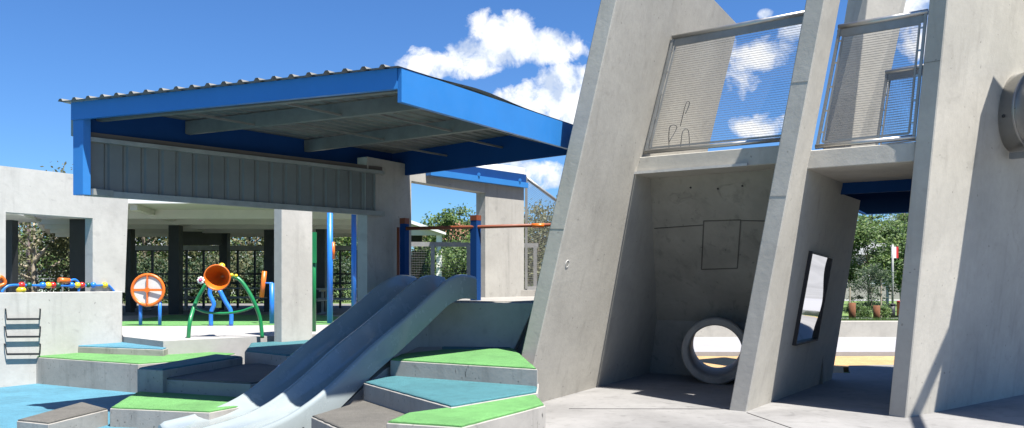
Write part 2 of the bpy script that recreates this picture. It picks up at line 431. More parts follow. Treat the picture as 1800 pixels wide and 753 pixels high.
# ================================================================= balustrades
def wires(bm, LB, RB, RT, LT, nh, nv, r):
    for i in range(nh):
        f = (i+.5)/nh; bar(bm, LB.lerp(LT, f), RB.lerp(RT, f), r*1.25, r*1.25)
    for i in range(nv):
        f = (i+.5)/nv; bar(bm, LB.lerp(RB, f), LT.lerp(RT, f), r*.55, r*.55)
def balustrade(label, LB, RB, RT, LT, nh, nv, pr=.03, group='wire mesh balustrades', flat=True, r=.0031, name='balustrade'):
    t = thing(name, label, 'balustrade', LB, group)
    bm = newbm(); tube(bm, [LT, LT.lerp(RT, .5), RT], pr+.004, 12); obj('top_rail', bm, M['steel'], t)
    if flat:
        dn = (LB-LT).normalized()*.075
        part('rail_plate', M['flat'], t, bar, LT+dn, RT+dn, .012, .085)
    bm = newbm(); tube(bm, [LB, RB], pr, 12); obj('bottom_rail', bm, M['steel'], t)
    a = (RB-LB).normalized()
    for x, y in ((LB+a*.02, LT+a*.02), (RB-a*.02, RT-a*.02)):
        part('post', M['flat'], t, bar, x, y, .045, .03, a)
    i = .075
    lb = LB+a*i+(LT-LB).normalized()*.05; rb = RB-a*i+(RT-RB).normalized()*.05; rt = RT-a*i-(RT-RB).normalized()*.12; lt = LT+a*i-(LT-LB).normalized()*.12
    bm = newbm()
    for x, y in ((lb, rb), (rb, rt), (rt, lt), (lt, lb)): bar(bm, x, y, .014, .022)
    obj('infill_frame', bm, M['flat'], t)
    bm = newbm(); wires(bm, lb, rb, rt, lt, nh, nv, r); obj('mesh_infill', bm, M['wire'], t)
    for f in (.12, .3, .5, .7, .88):
        p = LB.lerp(LT, f); part('mesh_clip', M['steel'], t, bar, p+a*.02, p+a*.08, .012, .02)
        p = RB.lerp(RT, f); part('mesh_clip', M['steel'], t, bar, p-a*.02, p-a*.08, .012, .02)
    return t
LB = fp(1, 1.86, 3.43, -.02); LT = fp(1, 1.90, 5.0, -.02); RB = fp(2, .76, 3.43, .235); RT = fp(2, .80, 5.02, .235)
balustrade('wide wire mesh balustrade on the deck above the pipe tunnel', LB, RB, RT, LT, 46, 110)
LB = fp(2, .66, 3.28, -.02); LT = fp(2, .66, 4.72, -.02); RB = fp(3, .03, 3.28, .225); RT = fp(3, .03, 4.70, .225)
balustrade('narrow wire mesh balustrade between the two right leaning walls', LB, RB, RT, LT, 44, 70)
bb = [P(1538, 262, 11.8), P(1632, 250, 11.3), P(1650, 112, 11.3), P(1557, 128, 11.8)]
balustrade('small rear mesh balustrade beside the rear pillar', bb[0], bb[1], bb[2], bb[3], 26, 22)
# little grab handles behind balustrade 1
bm = newbm()
for a in ([(1176, 262), (1177, 224), (1190, 224), (1176, 250)], [(1196, 262), (1200, 232), (1210, 230), (1212, 262)], [(1196, 222), (1206, 182), (1212, 182), (1205, 200)]):
    tube(bm, curve([onfin(x, y, 1, .25) for x, y in a], 4), .006, 6)
tag(obj('grab_handle', bm, M['charcoal']), 'thin dark bent ladder handles behind the wide mesh balustrade', 'handle')

# ================================================================= steel tube on wall 3 and an added shadow caster out of view
p0, nn = fplane(3)
tc = onfin(1786, 200, 3)
tax = (n3*1.0-v3*.2+V((0, 0, -.05))).normalized()
tt = thing('tube_tunnel', 'brushed steel tube fixed to the rightmost leaning wall', 'tube tunnel', tc)
part('tube_shell', M['steel'], tt, pipe, tc-tax*.05, tax, 2.6, .50, .48)
part('tube_flange', M['steel'], tt, pipe, tc+tax*.28, tax, .03, .535, .50)
part('tube_bracket', M['flat'], tt, bar, tc+V((0, 0, -.56))-v3*.16, tc+V((0, 0, -.56))+tax*2.4, .07, .08)
for i in range(3): part('bolt', M['charcoal'], tt, ball, tc-v3*.50+V((0, 0, -.1))+tax*(.06+.5*i), .022)
def S(px, py, zc, k=3, ground=False):     # point at height zc whose shadow lands where the photo shows it
    p = V((*G(px, py), 0)) if ground else onfin(px, py, k)
    q = p+SUNK*(zc-p.z); return (q.x, q.y)
rt = thing('unseen_shadow_caster', 'added unseen plate casting the shadow on the rightmost leaning wall', 'roof', (8, 9, 5.5))
rp = [S(1745, 145, 5.5), S(1722, 215, 5.5), S(1682, 500, 5.5), S(1642, 726, 5.5), S(1812, 751, 5.5, ground=True), (9.5, 6.6), (11, 11), (8.2, 11.2), S(1800, 215, 5.5)]
part('roof_sheet', M['galv'], rt, prism, rp, 5.5, 5.56)  # added plate out of view, outline traced back from the wall shadow
pa = V((*S(1692, 540, 5.3), 5.3)); pb = V((*S(1617, 753, 5.3, ground=True), 5.3))
part('shadow_bar', M['flat'], rt, bar, pa+(pa-pb)*.25, pb+(pb-pa)*.9, .10, .08)  # unseen beam added to cast the diagonal shadow band
part('caster_post', M['flat'], rt, bar, (9.3, 6.9, -.02), (9.3, 6.9, 5.5), .12)
part('caster_post', M['flat'], rt, bar, (10.6, 10.6, -.02), (10.6, 10.6, 5.5), .12)

# ================================================================= big blue canopy
A = V((-4.99, 9.05, 0)); B = V((-1.055, 7.57, 0)); C = V((.80, 10.36, 0)); D = V((-1.90, 12.68, 0))
def at(p, z): return V((p.x, p.y, z))
can = thing('blue_canopy', 'large blue steel canopy roof over the double slide', 'canopy', at(A, 2.58))
def fascia(name, mat, a, b, z0, z1, w=.05):
    part(name, mat, can, bar, at(a, (z0+z1)/2), at(b, (z0+z1)/2), w, z1-z0)
ab = (B-A).normalized(); ad = (D-A).normalized(); bc = (C-B).normalized(); cd = (D-C).normalized()
fascia('front_fascia', M['blue'], A, B-ab*.03, 3.43, 3.626)
fascia('side_fascia', M['blue'], B-bc*.02, C, 3.30, 3.622)
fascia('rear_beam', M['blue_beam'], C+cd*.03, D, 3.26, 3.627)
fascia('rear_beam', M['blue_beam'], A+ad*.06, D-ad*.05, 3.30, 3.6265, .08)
part('corner_drop', M['blue'], can, poly_prism, [at(A, 2.58), at(A+ab*.155, 2.58), at(A+ab*.155+ad*.085, 2.58), at(A+ad*.085, 2.58)], V((0, 0, .9)), bevel=.004)
part('end_bracket', M['galv'], can, bar, at(A+ab*.16+ad*.09, 2.62), at(A+ab*.12+ad*.34, 2.62), .07, .07)
part('gutter_end', M['galv'], can, bar, at(A-ab*.05+ad*.05, 3.26), at(A-ab*.05+ad*.05, 3.56), .05)
# roof sheeting
bm = newbm(); prof = []
nr = 21
for i in range(nr):
    f = i/nr
    for df, h in ((0, 0), (.005, .028), (.012, .028), (.017, 0)): prof.append((f+df, h))
prof.append((1.0, 0))
M_ = 14; rows = []
for f, h in prof:
    row = []
    for j in range(M_+1):
        g = -.026+1.04*j/M_
        p = A.lerp(B, -.012+f*1.02).lerp(D.lerp(C, -.012+f*1.02), g)
        wv = .06*math.exp(-((f-.97)/.05)**2)*math.exp(-((g-.38)/.18)**2)
        row.append(bm.verts.new(at(p, 3.628+h+wv)))
    rows.append(row)
for i in range(len(rows)-1):
    for j in range(M_): bm.faces.new((rows[i][j], rows[i+1][j], rows[i+1][j+1], rows[i][j+1]))
obj('roof_sheeting', bm, M['galv_d'], can)
part('edge_flashing', M['galv'], can, bar, at(A-ab*.07-ad*.01, 3.632), at(A+ab*.42-ad*.01, 3.632), .10, .012)
for g in (.045, .27, .45, .64, .82):
    a = A.lerp(D, g)+ab*.06; b = B.lerp(C, g)-ab*.03
    pl = part('purlin', M['galv_d'], can, bar, at(a, 3.535), at(b, 3.535), .018, .15) if g in (.27, .64, .045) else None
    if pl is not None:
        part('bottom_flange', M['galv_d'], pl, bar, at(a+ad*.03, 3.455), at(b+ad*.03, 3.455), .07, .012)
for g0, g1, fs in ((.045, .27, (.3, .62)), (.27, .64, (.42, .72)), (.64, 1.0, (.35, .66, .85))):
    for f in fs:
        a = A.lerp(B, f).lerp(D.lerp(C, f), g0); b = A.lerp(B, f).lerp(D.lerp(C, f), g1)
        part('bridging_bar', M['galv_d'], can, bar, at(a, 3.47), at(b, 3.47), .022)
# hanging wall of the canopy (ribbed cladding)
inner = V((ad.y, -ad.x, 0))
La = (D-A).length*1.0
E0 = A+ad*.1+inner*.06
E1 = P(673, 385, 11.93); E1.z = 0; EL = (E1-E0).length; ad0 = ad; ad = (E1-E0).normalized(); inner = V((ad.y, -ad.x, 0))
bm = newbm(); prev = None; prof = []
s = 0
while s < EL:
    for ds, h in ((0, 0), (.02, .02), (.045, .02), (.065, 0), (.20, 0)):
        if s+ds <= EL: prof.append((s+ds, h))
    s += .205
vs = []
for s, h in prof:
    p = E0+ad*s-inner*h
    vs.append((bm.verts.new(at(p, 2.63)), bm.verts.new(at(p, 3.26))))
for i in range(len(vs)-1): bm.faces.new((vs[i][0], vs[i+1][0], vs[i+1][1], vs[i][1]))
obj('wall_cladding', bm, M['clad'], can)
part('bottom_channel', M['galv'], can, bar, at(E0+inner*.02, 2.61), at(E0+ad*EL+inner*.02, 2.61), .07, .07)
part('top_channel', M['galv'], can, bar, at(E0+inner*.02, 3.225), at(E0+ad*EL+inner*.02, 3.225), .06, .05)
part('notched_strip', paint('brown_strip', (.13, .11, .10), .7), can, bar, at(E0-inner*.03, 3.28), at(E0+ad*EL-inner*.03, 3.28), .03, .07)
part('cover_strip', M['galv'], can, bar, at(E0+ad*(EL-.32)+inner*.01, 2.65), at(E0+ad*(EL-.32)+inner*.01, 3.2), .012)

# ================================================================= walls around the slide
# pillar behind the canopy
tag(part('concrete_pillar', M['conc_pale'], None, prism, [(-3.9, 13.5), (-3.53, 14.1), (-3.70, 14.21), (-4.07, 13.61)], .3, 3.2, bevel=.01), 'sunlit concrete pillar holding the canopy wall beside the green post', 'pillar')
# framed wall with opening, behind slide
W0 = V((-2.19*.975, 12.05*.975, 0)); wv = V((.547, .837, 0)); wn = V((.837, -.547, 0))
def wp(t, z, w=0): return W0+wv*t-wn*w+V((0, 0, z))
def wall_line_px(px):
    k = (px-CX)/F; return (k*W0.y-W0.x)/(wv.x-k*wv.y)
ta, tb, tcx = wall_line_px(723), wall_line_px(853), wall_line_px(921)
bm = newbm()
poly_prism(bm, [wp(0, .3), wp(ta, .3), wp(ta, 3.19), wp(tb, 3.19), wp(tb, .3), wp(tcx, .3), wp(tcx, 3.44), wp(0, 3.44)], -wn*.2)
bm.normal_update(); bmesh.ops.triangulate(bm, faces=[f for f in bm.faces if len(f.verts) > 4])
tag(obj('portal_wall', bm, M['conc_portal'], None), 'concrete portal wall with a big square opening above the slide top', 'wall')
# short wall below deck
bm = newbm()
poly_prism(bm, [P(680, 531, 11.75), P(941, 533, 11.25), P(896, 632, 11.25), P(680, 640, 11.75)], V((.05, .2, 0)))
tag(obj('deck_wall', bm, M['conc_pale'], None, .008), 'grey concrete wall with slanting right end below the upper deck', 'wall')  # paler concrete stands in for sunlight missing from this wall
# left wall with window and ledge
WL = V((-7.78, 12.1, 0)); lv = V((.52, .855, 0)).normalized(); ln = V((lv.y, -lv.x, 0))
def lp(s, z, w=0): return WL+lv*s-ln*w+V((0, 0, z))
bm = newbm()
ztop = 3.36
outer = [lp(-4, -.1), lp(2.03, -.1), lp(2.03, 1.40), lp(1.454, 1.40), lp(.083, 1.40), lp(-4, 1.40)]
poly_prism(bm, [lp(-4, -.1), lp(1.98, -.1), lp(2.10, ztop-.05), lp(-4, ztop), lp(-4, 1.4), lp(.083, 2.66), lp(1.454, 2.64), lp(1.454, 1.41), lp(.083, 1.41)][:4]+[lp(-4, 1.41)], -ln*.01) if False else None
def panel(bm, s0, z0, s1, z1, th=.22, s0b=None, s1b=None):
    s0b = s0 if s0b is None else s0b; s1b = s1 if s1b is None else s1b
    poly_prism(bm, [lp(s0, z0), lp(s1, z0), lp(s1b, z1), lp(s0b, z1)], -ln*th)
panel(bm, -4, -.1, 1.98, 1.41)
panel(bm, -4, 1.41, .083, 2.66)
panel(bm, 1.454, 1.41, 2.03, 2.66, s1b=2.08)
panel(bm, -4, 2.66, 2.08, 3.36, s1b=2.11)
bmesh.ops.remove_doubles(bm, verts=bm.verts, dist=.0005)
bm.normal_update()
# delete coincident inner faces
seen = {}
for f in bm.faces:
    seen.setdefault(tuple(round(x, 3) for x in f.calc_center_median()), []).append(f)
dele = [f for fs in seen.values() if len(fs) > 1 for f in fs]
bmesh.ops.delete(bm, geom=dele, context='FACES')
lw = thing('window_wall', 'pale concrete wall with a square window opening at far left', 'wall', lp(-1, 0))
obj('wall_slab', bm, M['conc_pale'], lw)
bm = newbm(); poly_prism(bm, [lp(-4, -.1, -.09), lp(1.9, -.1, -.09), lp(1.93, 1.43, -.09), lp(-4, 1.43, -.09)], -ln*.16)
obj('ledge', bm, M['conc_pale'], lw, .008)
# steel rungs
lwp, lwn = lp(0, 0, -.09), ln
for y0 in (543, 574, 604.5):
    a = [RP(x, y, lwp+lwn*o, lwn) for x, y, o in ((10 if y0 < 550 else 8, y0, 0), (10 if y0 < 550 else 9, y0+1, .05), (12, y0+18.5, .055), (70, y0+18, .055), (71, y0+1, .05), (71, y0, 0))]
    bm = newbm(); bar(bm, a[1], a[2], .014); bar(bm, a[0]-lwn*.02, a[1], .014); bar(bm, a[4], a[3], .014); bar(bm, a[5]-lwn*.02, a[4], .014)
    bar(bm, a[2], a[3], .026, .03)
    tag(obj('climbing_rung', bm, M['charcoal']), {543: 'uppermost dark steel stirrup rung on the pale wall', 574: 'middle dark steel stirrup rung on the pale wall', 604.5: 'lowest dark steel stirrup rung on the pale wall'}[y0], 'rung', 'climbing rungs')

# ================================================================= step blocks
def inset(pts, d):
    n = len(pts); out = []
    ar = sum(pts[i][0]*pts[(i+1) % n][1]-pts[(i+1) % n][0]*pts[i][1] for i in range(n))
    sg = 1 if ar > 0 else -1
    for i in range(n):
        a = V(pts[i-1]); b = V(pts[i]); c = V(pts[(i+1) % n])
        e1 = (b-a).normalized(); e2 = (c-b).normalized()
        m1 = V((-e1.y, e1.x))*sg; m2 = V((-e2.y, e2.x))*sg
        m = (m1+m2); m = m/max(.35, m.length_squared)*2*.5*2 if False else m/(1+max(-.6, m1.dot(m2)))
        out.append((b.x+m.x*d, b.y+m.y*d))
    return out
def rough_pad(bm, pts, z, h=.022):
    # rounded rubber top: wavy outline, softened edge
    n = len(pts); out = []
    for i in range(n):
        a = V(pts[i]); b = V(pts[(i+1) % n]); m = max(1, int((b-a).length/.09))
        for k in range(m):
            p = a.lerp(b, k/m); out.append((p.x+random.uniform(-.005, .005), p.y+random.uniform(-.005, .005)))
    i1 = inset(out, 0); i2 = inset(pts, .03)
    o2 = []
    for i in range(n):
        a = V(i2[i]); b = V(i2[(i+1) % n]); m = max(1, int((V(pts[(i+1) % n])-V(pts[i])).length/.09))
        for k in range(m):
            p = a.lerp(b, k/m); o2.append((p.x, p.y))
    lo = [bm.verts.new((x, y, z-.01)) for x, y in out]; mi = [bm.verts.new((x, y, z+h*.6)) for x, y in out]; hi = [bm.verts.new((x, y, z+h)) for x, y in o2]
    q = len(out)
    for i in range(q):
        j = (i+1) % q
        f = bm.faces.new((lo[i], lo[j], mi[j], mi[i])); f = bm.faces.new((mi[i], mi[j], hi[j], hi[i])); f.smooth = True
    bm.faces.new(hi)
def step(label, pts, z, mats, pads=None, z0=-.1, ins=.014):
    cx = sum(p[0] for p in pts)/len(pts); cy = sum(p[1] for p in pts)/len(pts)
    t = thing('step_block', label, 'step', (cx, cy, 0), 'rubber topped concrete step blocks')
    part('concrete_block', M['conc_step'], t, prism, pts, z0, z, bevel=.006)
    for m, pp in zip(mats, pads or [pts]):
        part('rubber_tread', m, t, rough_pad, inset(pp, ins), z)
    return t
# left group
step('long step block with a light green top at the foot of the pale window wall', [(-7.62, 12.52), G(67, 628.7, .41), G(243, 641, .41), G(345, 634, .41), (-4.5, 13.0), (-6.9, 14.1)], .41, [M['r_greenw']])
step('low step block with a light blue top beside the pale window wall', [(-7.15, 13.15), G(112, 609, .53), G(287, 615.4, .53), (-5.5, 12.75), (-6.7, 13.9), (-6.95, 14.1)], .53, [M['r_blue']])
step('raised step block with a dark blue top in the canopy shade', [G(241, 649, .5), G(286, 651.8, .5), G(427, 628.5, .5), G(379, 624.5, .5)], .5, [M['r_teal']])
step('wide step block with a brown grey top in the canopy shade', [G(286.4, 667.5, .38), G(440, 676, .38), (-2.45, 10.4), (-2.75, 11.7), (-3.9, 11.65)], .38, [M['r_grey']])
step('step block with a dark blue top at the foot of the sunlit pillar', [G(430, 618.5, .55), G(502, 626.5, .55), (-2.6, 11.2), (-1.95, 12.1), (-2.6, 13.7), (-3.4, 14.2), (-4.4, 13.4)], .55, [M['r_teal']])
step('low step block with a half shaded green top left of the slide exit', [G(193, 718.5, .2), G(368, 726, .2), (-2.95, 9.0), (-2.75, 10.2), G(240, 691, .2), G(211, 707, .2)], .2, [M['r_greenw']])
step('lowest step block with a grey pointed top at bottom left', [G(29, 740.5, .17), G(85, 746.5, .17), G(190, 720.5, .17), G(145, 708.5, .17)], .17, [M['r_grey']])
# right group
step('low step block with a grey top right of the slide exit', [G(547, 733.5, .25), G(594, 755, .25), (-1.0, 6.6), (-.5, 7.4), (-1.1, 9.1), G(638, 706.2, .25)], .25, [M['r_grey']])
r1 = [G(686, 634, .66), G(945, 650, .66), G(905, 615, .66), (.0, 11.22), (-1.35, 11.45), G(704, 624.7, .66)]
step('highest green topped step block against the leaning wall', r1, .66, [M['r_greenw'], M['r_teal']], [[r1[0], r1[1], r1[2], G(776, 617, .66), r1[5]], [G(776, 616.7, .66), G(900, 614.7, .66), (.0, 11.15), (-1.0, 11.3)]], ins=.014)
step('step block with a teal blue triangular top', [G(639, 674, .46), G(793, 717, .46), G(945.5, 691, .46), (.30, 8.9), (-1.35, 9.75)], .46, [M['r_teal']])
step('frontmost step block with a bright green top beside the grey paving', [G(679, 744, .43), G(812.5, 752.5, .43), G(959, 713.5, .43), G(942, 695.5, .43), G(798, 717.5, .43), G(713, 729, .43)], .43, [M['r_greenw']])

# ================================================================= double slide
M0 = V((-1.048, 11.2, 0)); sd = V((-.53, -.848, 0)); sc = ud
def interp(x, tab):
    if x <= tab[0][0]: return tab[0][1]
    for i in range(len(tab)-1):
        x0, y0 = tab[i]; x1, y1 = tab[i+1]
        if x <= x1:
            # smooth hermite
            m0 = (y1-tab[i-1][1])/(x1-tab[i-1][0]) if i > 0 else (y1-y0)/(x1-x0)
            m1 = (tab[i+2][1]-y0)/(tab[i+2][0]-x0) if i+2 < len(tab) else (y1-y0)/(x1-x0)
            h = x1-x0; u = (x-x0)/h
            return (2*u**3-3*u*u+1)*y0+(u**3-2*u*u+u)*h*m0+(-2*u**3+3*u*u)*y1+(u**3-u*u)*h*m1
    return tab[-1][1]
RIM = [(-.15, 1.67), (.0, 1.69), (.25, 1.69), (.5, 1.62), (.75, 1.49), (1.0, 1.35), (1.45, 1.11), (2, .83), (2.5, .54), (2.85, .36), (3.15, .25), (3.45, .19), (3.85, .15)]
BED = [(-.15, 1.36), (.2, 1.35), (.5, 1.25), (1.0, 1.0), (1.45, .78), (2, .51), (2.5, .29), (2.85, .18), (3.15, .135), (3.45, .12), (3.85, .10)]
ns = 60; bm = newbm(); rows = []
SLW = .52
def slide_section(s):
    r = interp(s, RIM); b = interp(s, BED)
    flare = max(0, s-3.0)*.10
    pts = []
    # cross coordinate c from left (-) to right (+)
    skirt = min(.36, r-.02) if s < 3.2 else r-.01
    def add(c, z): pts.append((c, z))
    lz = max(.02, r-.33)
    add(-SLW-.05-flare, lz if s < 3.0 else max(.03, r-.2)); add(-SLW-.045-flare, r-.05); add(-SLW-.03-flare, r-.01); add(-SLW-flare, r); add(-SLW+.02-flare, r-.02)
    for k in range(9):
        u = k/8; c = -SLW+.035-flare+(SLW-.06+flare)*u
        z = b+(r-.03-b)*(abs(2*u-1)**3.2)
        add(c, z)
    add(-.012, r-.01); add(.012, r-.01)
    for k in range(9):
        u = k/8; c = .025+(SLW-.06+flare)*u
        z = b+(r-.03-b)*(abs(2*u-1)**3.2)
        add(c, z)
    add(SLW-.02+flare, r-.02); add(SLW+flare, r); add(SLW+.03+flare, r-.01); add(SLW+.045+flare, r-.05); add(SLW+.05+flare, lz if s < 3.0 else max(.03, r-.2))
    return pts
for i in range(ns+1):
    s = -.15+4.0*i/ns
    o = M0+sd*s
    rows.append([bm.verts.new(V((o.x, o.y, 0))+sc*c+V((0, 0, z))) for c, z in slide_section(s)])
for i in range(ns):
    for j in range(len(rows[0])-1):
        f = bm.faces.new((rows[i][j], rows[i][j+1], rows[i+1][j+1], rows[i+1][j])); f.smooth = True
# rolled exit lip
last = rows[-1]; low = [bm.verts.new(v.co+sd*.05+V((0, 0, -min(.03, v.co.z-.01)))) for v in last]; low2 = [bm.verts.new(V((v.co.x, v.co.y, .01))) for v in low]
for j in range(len(last)-1):
    f = bm.faces.new((last[j], last[j+1], low[j+1], low[j])); f.smooth = True
    f = bm.faces.new((low[j], low[j+1], low2[j+1], low2[j]))
sl = thing('double_slide', 'grey plastic double slide running down under the blue canopy', 'slide', (M0.x, M0.y, 0))
obj('slide_bed', bm, M['slide'], sl)
bm = newbm(); 
for c in (SLW+.0,):
    pts = [V((M0.x, M0.y, 0))+sd*s+sc*c+V((0, 0, z)) for s, z in ((.35, .2), (1.35, .66), (1.7, .55), (2.0, .42), (2.5, .16), (2.6, .1), (2.6, -.1), (1.35, -.1))]
    poly_prism(bm, pts[1:], -sc*1.0)
bm.normal_update(); bmesh.ops.triangulate(bm, faces=[f for f in bm.faces if len(f.verts) > 4])
tag(obj('slide_plinth', bm, M['conc_step']), 'sloping concrete plinth under the double slide', 'plinth')

# ================================================================= posts and bars on the deck
bp = thing('blue_post_rail', 'orange bar on blue posts across the slide top', 'rail', P(836, 524, 12.0))
a = P(836, 526, 12.0); part('post', M['blue_beam'], bp, bar, (a.x, a.y, DECK-.02), (a.x, a.y, P(836, 388, 12.0).z), .115, .115, wv)
part('post_cap', M['orange_d'], bp, bar, (a.x, a.y, P(836, 388, 12.0).z), (a.x, a.y, P(836, 379, 12.0).z), .12, .12, wv)
a = P(711, 480, 12.2); part('post', M['blue_beam'], bp, bar, (a.x, a.y, DECK-.02), (a.x, a.y, P(711, 394, 12.2).z), .10, .10, wv)
part('post_cap', M['orange_d'], bp, bar, (a.x, a.y, P(711, 394, 12.2).z), (a.x, a.y, P(711, 384, 12.2).z), .105, .105, wv)
bm = newbm(); tube(bm, [P(714, 402, 12.15), P(850, 399, 11.95), P(985, 395, 11.7)], .027, 10); obj('cross_bar', bm, M['orange_d'], bp)
bm = newbm(); q0, q1 = P(935, 397, 11.78), P(957, 396.5, 11.75); tube(bm, [q0, q1], .034, 10); obj('grip_sleeve', bm, M['orange'], bp)
for px, y1, lab in ((655, 398, 'thin orange pole against the portal wall beside the canopy cladding'), (700, 400, 'thin orange pole close to the short blue post')):
    a = P(px, y1, 11.9); bm = newbm(); tube(bm, [(a.x, a.y, .5), (a.x, a.y, a.z)], .022, 8)
    tag(obj('orange_pole', bm, M['orange_d']), lab, 'pole')
# terrace poles
def pole(name, px, base_y, top_z, r, mat, label, cat='pole', group=None, Y=None):
    x, y = G(px, base_y, TER); bm = newbm(); tube(bm, [(x, y, TER-.02), (x, y, top_z)], r, 14)
    return tag(obj(name, bm, mat), label, cat, group), (x, y)
pole('blue_pole', 580, 569.5, 3.3, .065, M['tblue'], 'thick blue pole with an orange strip, left of the blue pair', group='tall blue poles')
pole('blue_pole', 622, 567, 3.3, .06, M['tblue'], 'plain blue pole on the right of the blue pair', group='tall blue poles')
x, y = G(586, 569.5, TER); bm = newbm(); tube(bm, [(x, y, 2.10), (x, y, 2.48)], .035, 10); tag(obj('orange_grip', bm, M['orange']), 'orange grip strip on the thick blue pole', 'grip')
x, y = G(552, 583, TER)
gp = thing('green_post', 'dark green post with a flat board at its top', 'post', (x, y, TER))
bm = newbm(); tube(bm, [(x, y, TER-.02), (x, y, 2.5)], .04, 12); obj('post', bm, M['green_p'], gp)
part('board', M['green_p'], gp, bar, (x+.01, y-.05, 1.95), (x+.01, y-.05, 2.53), .10, .03, V((0, 1, 0)))

# ================================================================= play equipment on the terrace
# steering wheel panel
x0, y0 = G(247, 573, TER); c = P(260, 510, y0-.05)
wt = thing('wheel_panel', 'orange spoked play wheel on two blue posts', 'play panel', (c.x, y0, TER))
nn = V((.1, -1, 0)).normalized()
part('wheel_ring', M['orange'], wt, ringtube, c, nn, .325, .034)
part('panel_disc', M['panelw'], wt, disc, c-nn*.02, nn, .32, .02, 40)
bm = newbm(); bar(bm, c+V((-.31, 0, 0))+nn*.03, c+V((.31, 0, 0))+nn*.03, .02, .05); bar(bm, c+V((0, 0, -.31))+nn*.034, c+V((0, 0, .31))+nn*.034, .05, .02)
obj('spokes', bm, M['orange'], wt); part('hub', M['orange'], wt, disc, c+nn*.03, nn, .055, .03)
for px in (247, 281):
    x = (px-CX)/F*y0; bm = newbm(); tube(bm, [(x, y0, TER-.02), (x, y0, c.z-.18)], .036, 10); obj('post', M_b := bm, M['tblue'], wt)
# green arch with sound horn
fl = G(331, 594.5, TER); fr = G(461, 592.5, TER); Ym = 13.6
ht = thing('horn_frame', 'green arched frame carrying an orange listening horn', 'play equipment', (fl[0], fl[1], TER))
left = curve([(fl[0], fl[1], TER-.02), P(334, 565, fl[1]), P(343, 535, Ym), P(353, 515, Ym), P(362, 500, Ym)], 5)
right = curve([(fr[0], fr[1], TER-.02), P(457, 560, fr[1]), P(446, 530, Ym), P(432, 505, Ym), P(420, 491, Ym), P(408, 486, Ym)], 5)
bm = newbm(); tube(bm, left, .033, 12); obj('leg', bm, M['green_p'], ht)
bm = newbm(); tube(bm, right, .033, 12); obj('leg', bm, M['green_p'], ht)
bm = newbm(); tube(bm, curve([P(341, 541, Ym), P(362, 549, Ym), P(395, 551, Ym), P(425, 547, Ym), P(447, 539, Ym)], 5), .022, 10); obj('cross_bar', bm, M['green_p'], ht)
# horn
hc_ = P(382, 488, 13.45); hax = V((.12, -1, -.05)).normalized()
def horn(bm):
    a = hax.orthogonal().normalized(); b = hax.cross(a); seg = 32
    prof = [(-.42, .05), (-.3, .07), (-.12, .14), (0, .205), (.02, .215), (.02, .20), (-.02, .19), (-.13, .125), (-.3, .055), (-.41, .0)]
    R = []
    for i in range(seg):
        th = 2*math.pi*i/seg; d = a*math.cos(th)+b*math.sin(th)
        R.append([bm.verts.new(hc_+hax*x+d*r) for x, r in prof])
    for i in range(seg):
        for j in range(len(prof)-1):
            f = bm.faces.new((R[i][j], R[(i+1) % seg][j], R[(i+1) % seg][j+1], R[i][j+1])); f.smooth = True
    bmesh.ops.remove_doubles(bm, verts=bm.verts, dist=.0004)
part('horn', M['orange'], ht, horn)
bm = newbm(); ringtube(bm, hc_+hax*.015, hax, .21, .014); obj('horn_rim', bm, M['orange'], ht)
bm = newbm(); ball(bm, P(390, 468, 13.6), .055); obj('ball_knob', bm, M['yellow'], ht)
bm = newbm(); ball(bm, P(407, 484, 13.5), .035); ball(bm, P(415, 485, 13.5), .03); obj('end_cap', bm, M['yellow'], ht)
bm = newbm(); fc = P(353, 493, 13.4)
for k in range(8):
    th = k*math.pi/4; ball(bm, fc+V((math.cos(th)*.045, 0, math.sin(th)*.045)), .022, u=8, v=6)
fo = obj('flower', bm, M['white'], ht); bm = newbm(); ball(bm, fc+V((0, -.02, 0)), .028); obj('flower_centre', bm, M['pink'], fo)
# blue bent figure posts behind
Yb = G(371, 573, TER)[1]
bt = thing('bent_posts', 'pair of bent bright blue posts behind the listening horn', 'play equipment', (*G(371, 573, TER), TER))
for pts in ([(371, 574), (371, 550), (376, 535), (369, 518), (370, 505)], [(406, 573), (406, 548), (396, 530), (386, 510)]):
    bm = newbm(); tube(bm, curve([P(x, y, Yb) for x, y in pts], 4), .045, 10); obj('post', bm, M['tblue'], bt)
bm = newbm(); q = P(383, 535, Yb+.1); bar(bm, q+V((-.07, 0, 0)), q+V((.07, 0, 0)), .03, .15); obj('sign_plate', bm, paint('olive_panel', (.35, .42, .12), .5), bt)
# tilted orange tube on blue post
xp, yp = G(478, 570, TER)
ot = thing('talk_tube', 'tilted orange tube held by a blue post left of the sunlit pillar', 'play equipment', (xp, yp, TER))
bm = newbm(); tube(bm, [(xp, yp, TER-.02), (xp, yp, P(478, 498, yp).z)], .055, 12); obj('post', bm, M['tblue'], ot)
bm = newbm(); tube(bm, [P(480, 498, yp), P(466, 498, yp)], .02, 8); obj('arm', bm, M['tblue'], ot)
bm = newbm(); tube(bm, [P(460, 523, yp), P(465, 477, yp)], .052, 14); obj('tube', bm, M['orange'], ot)
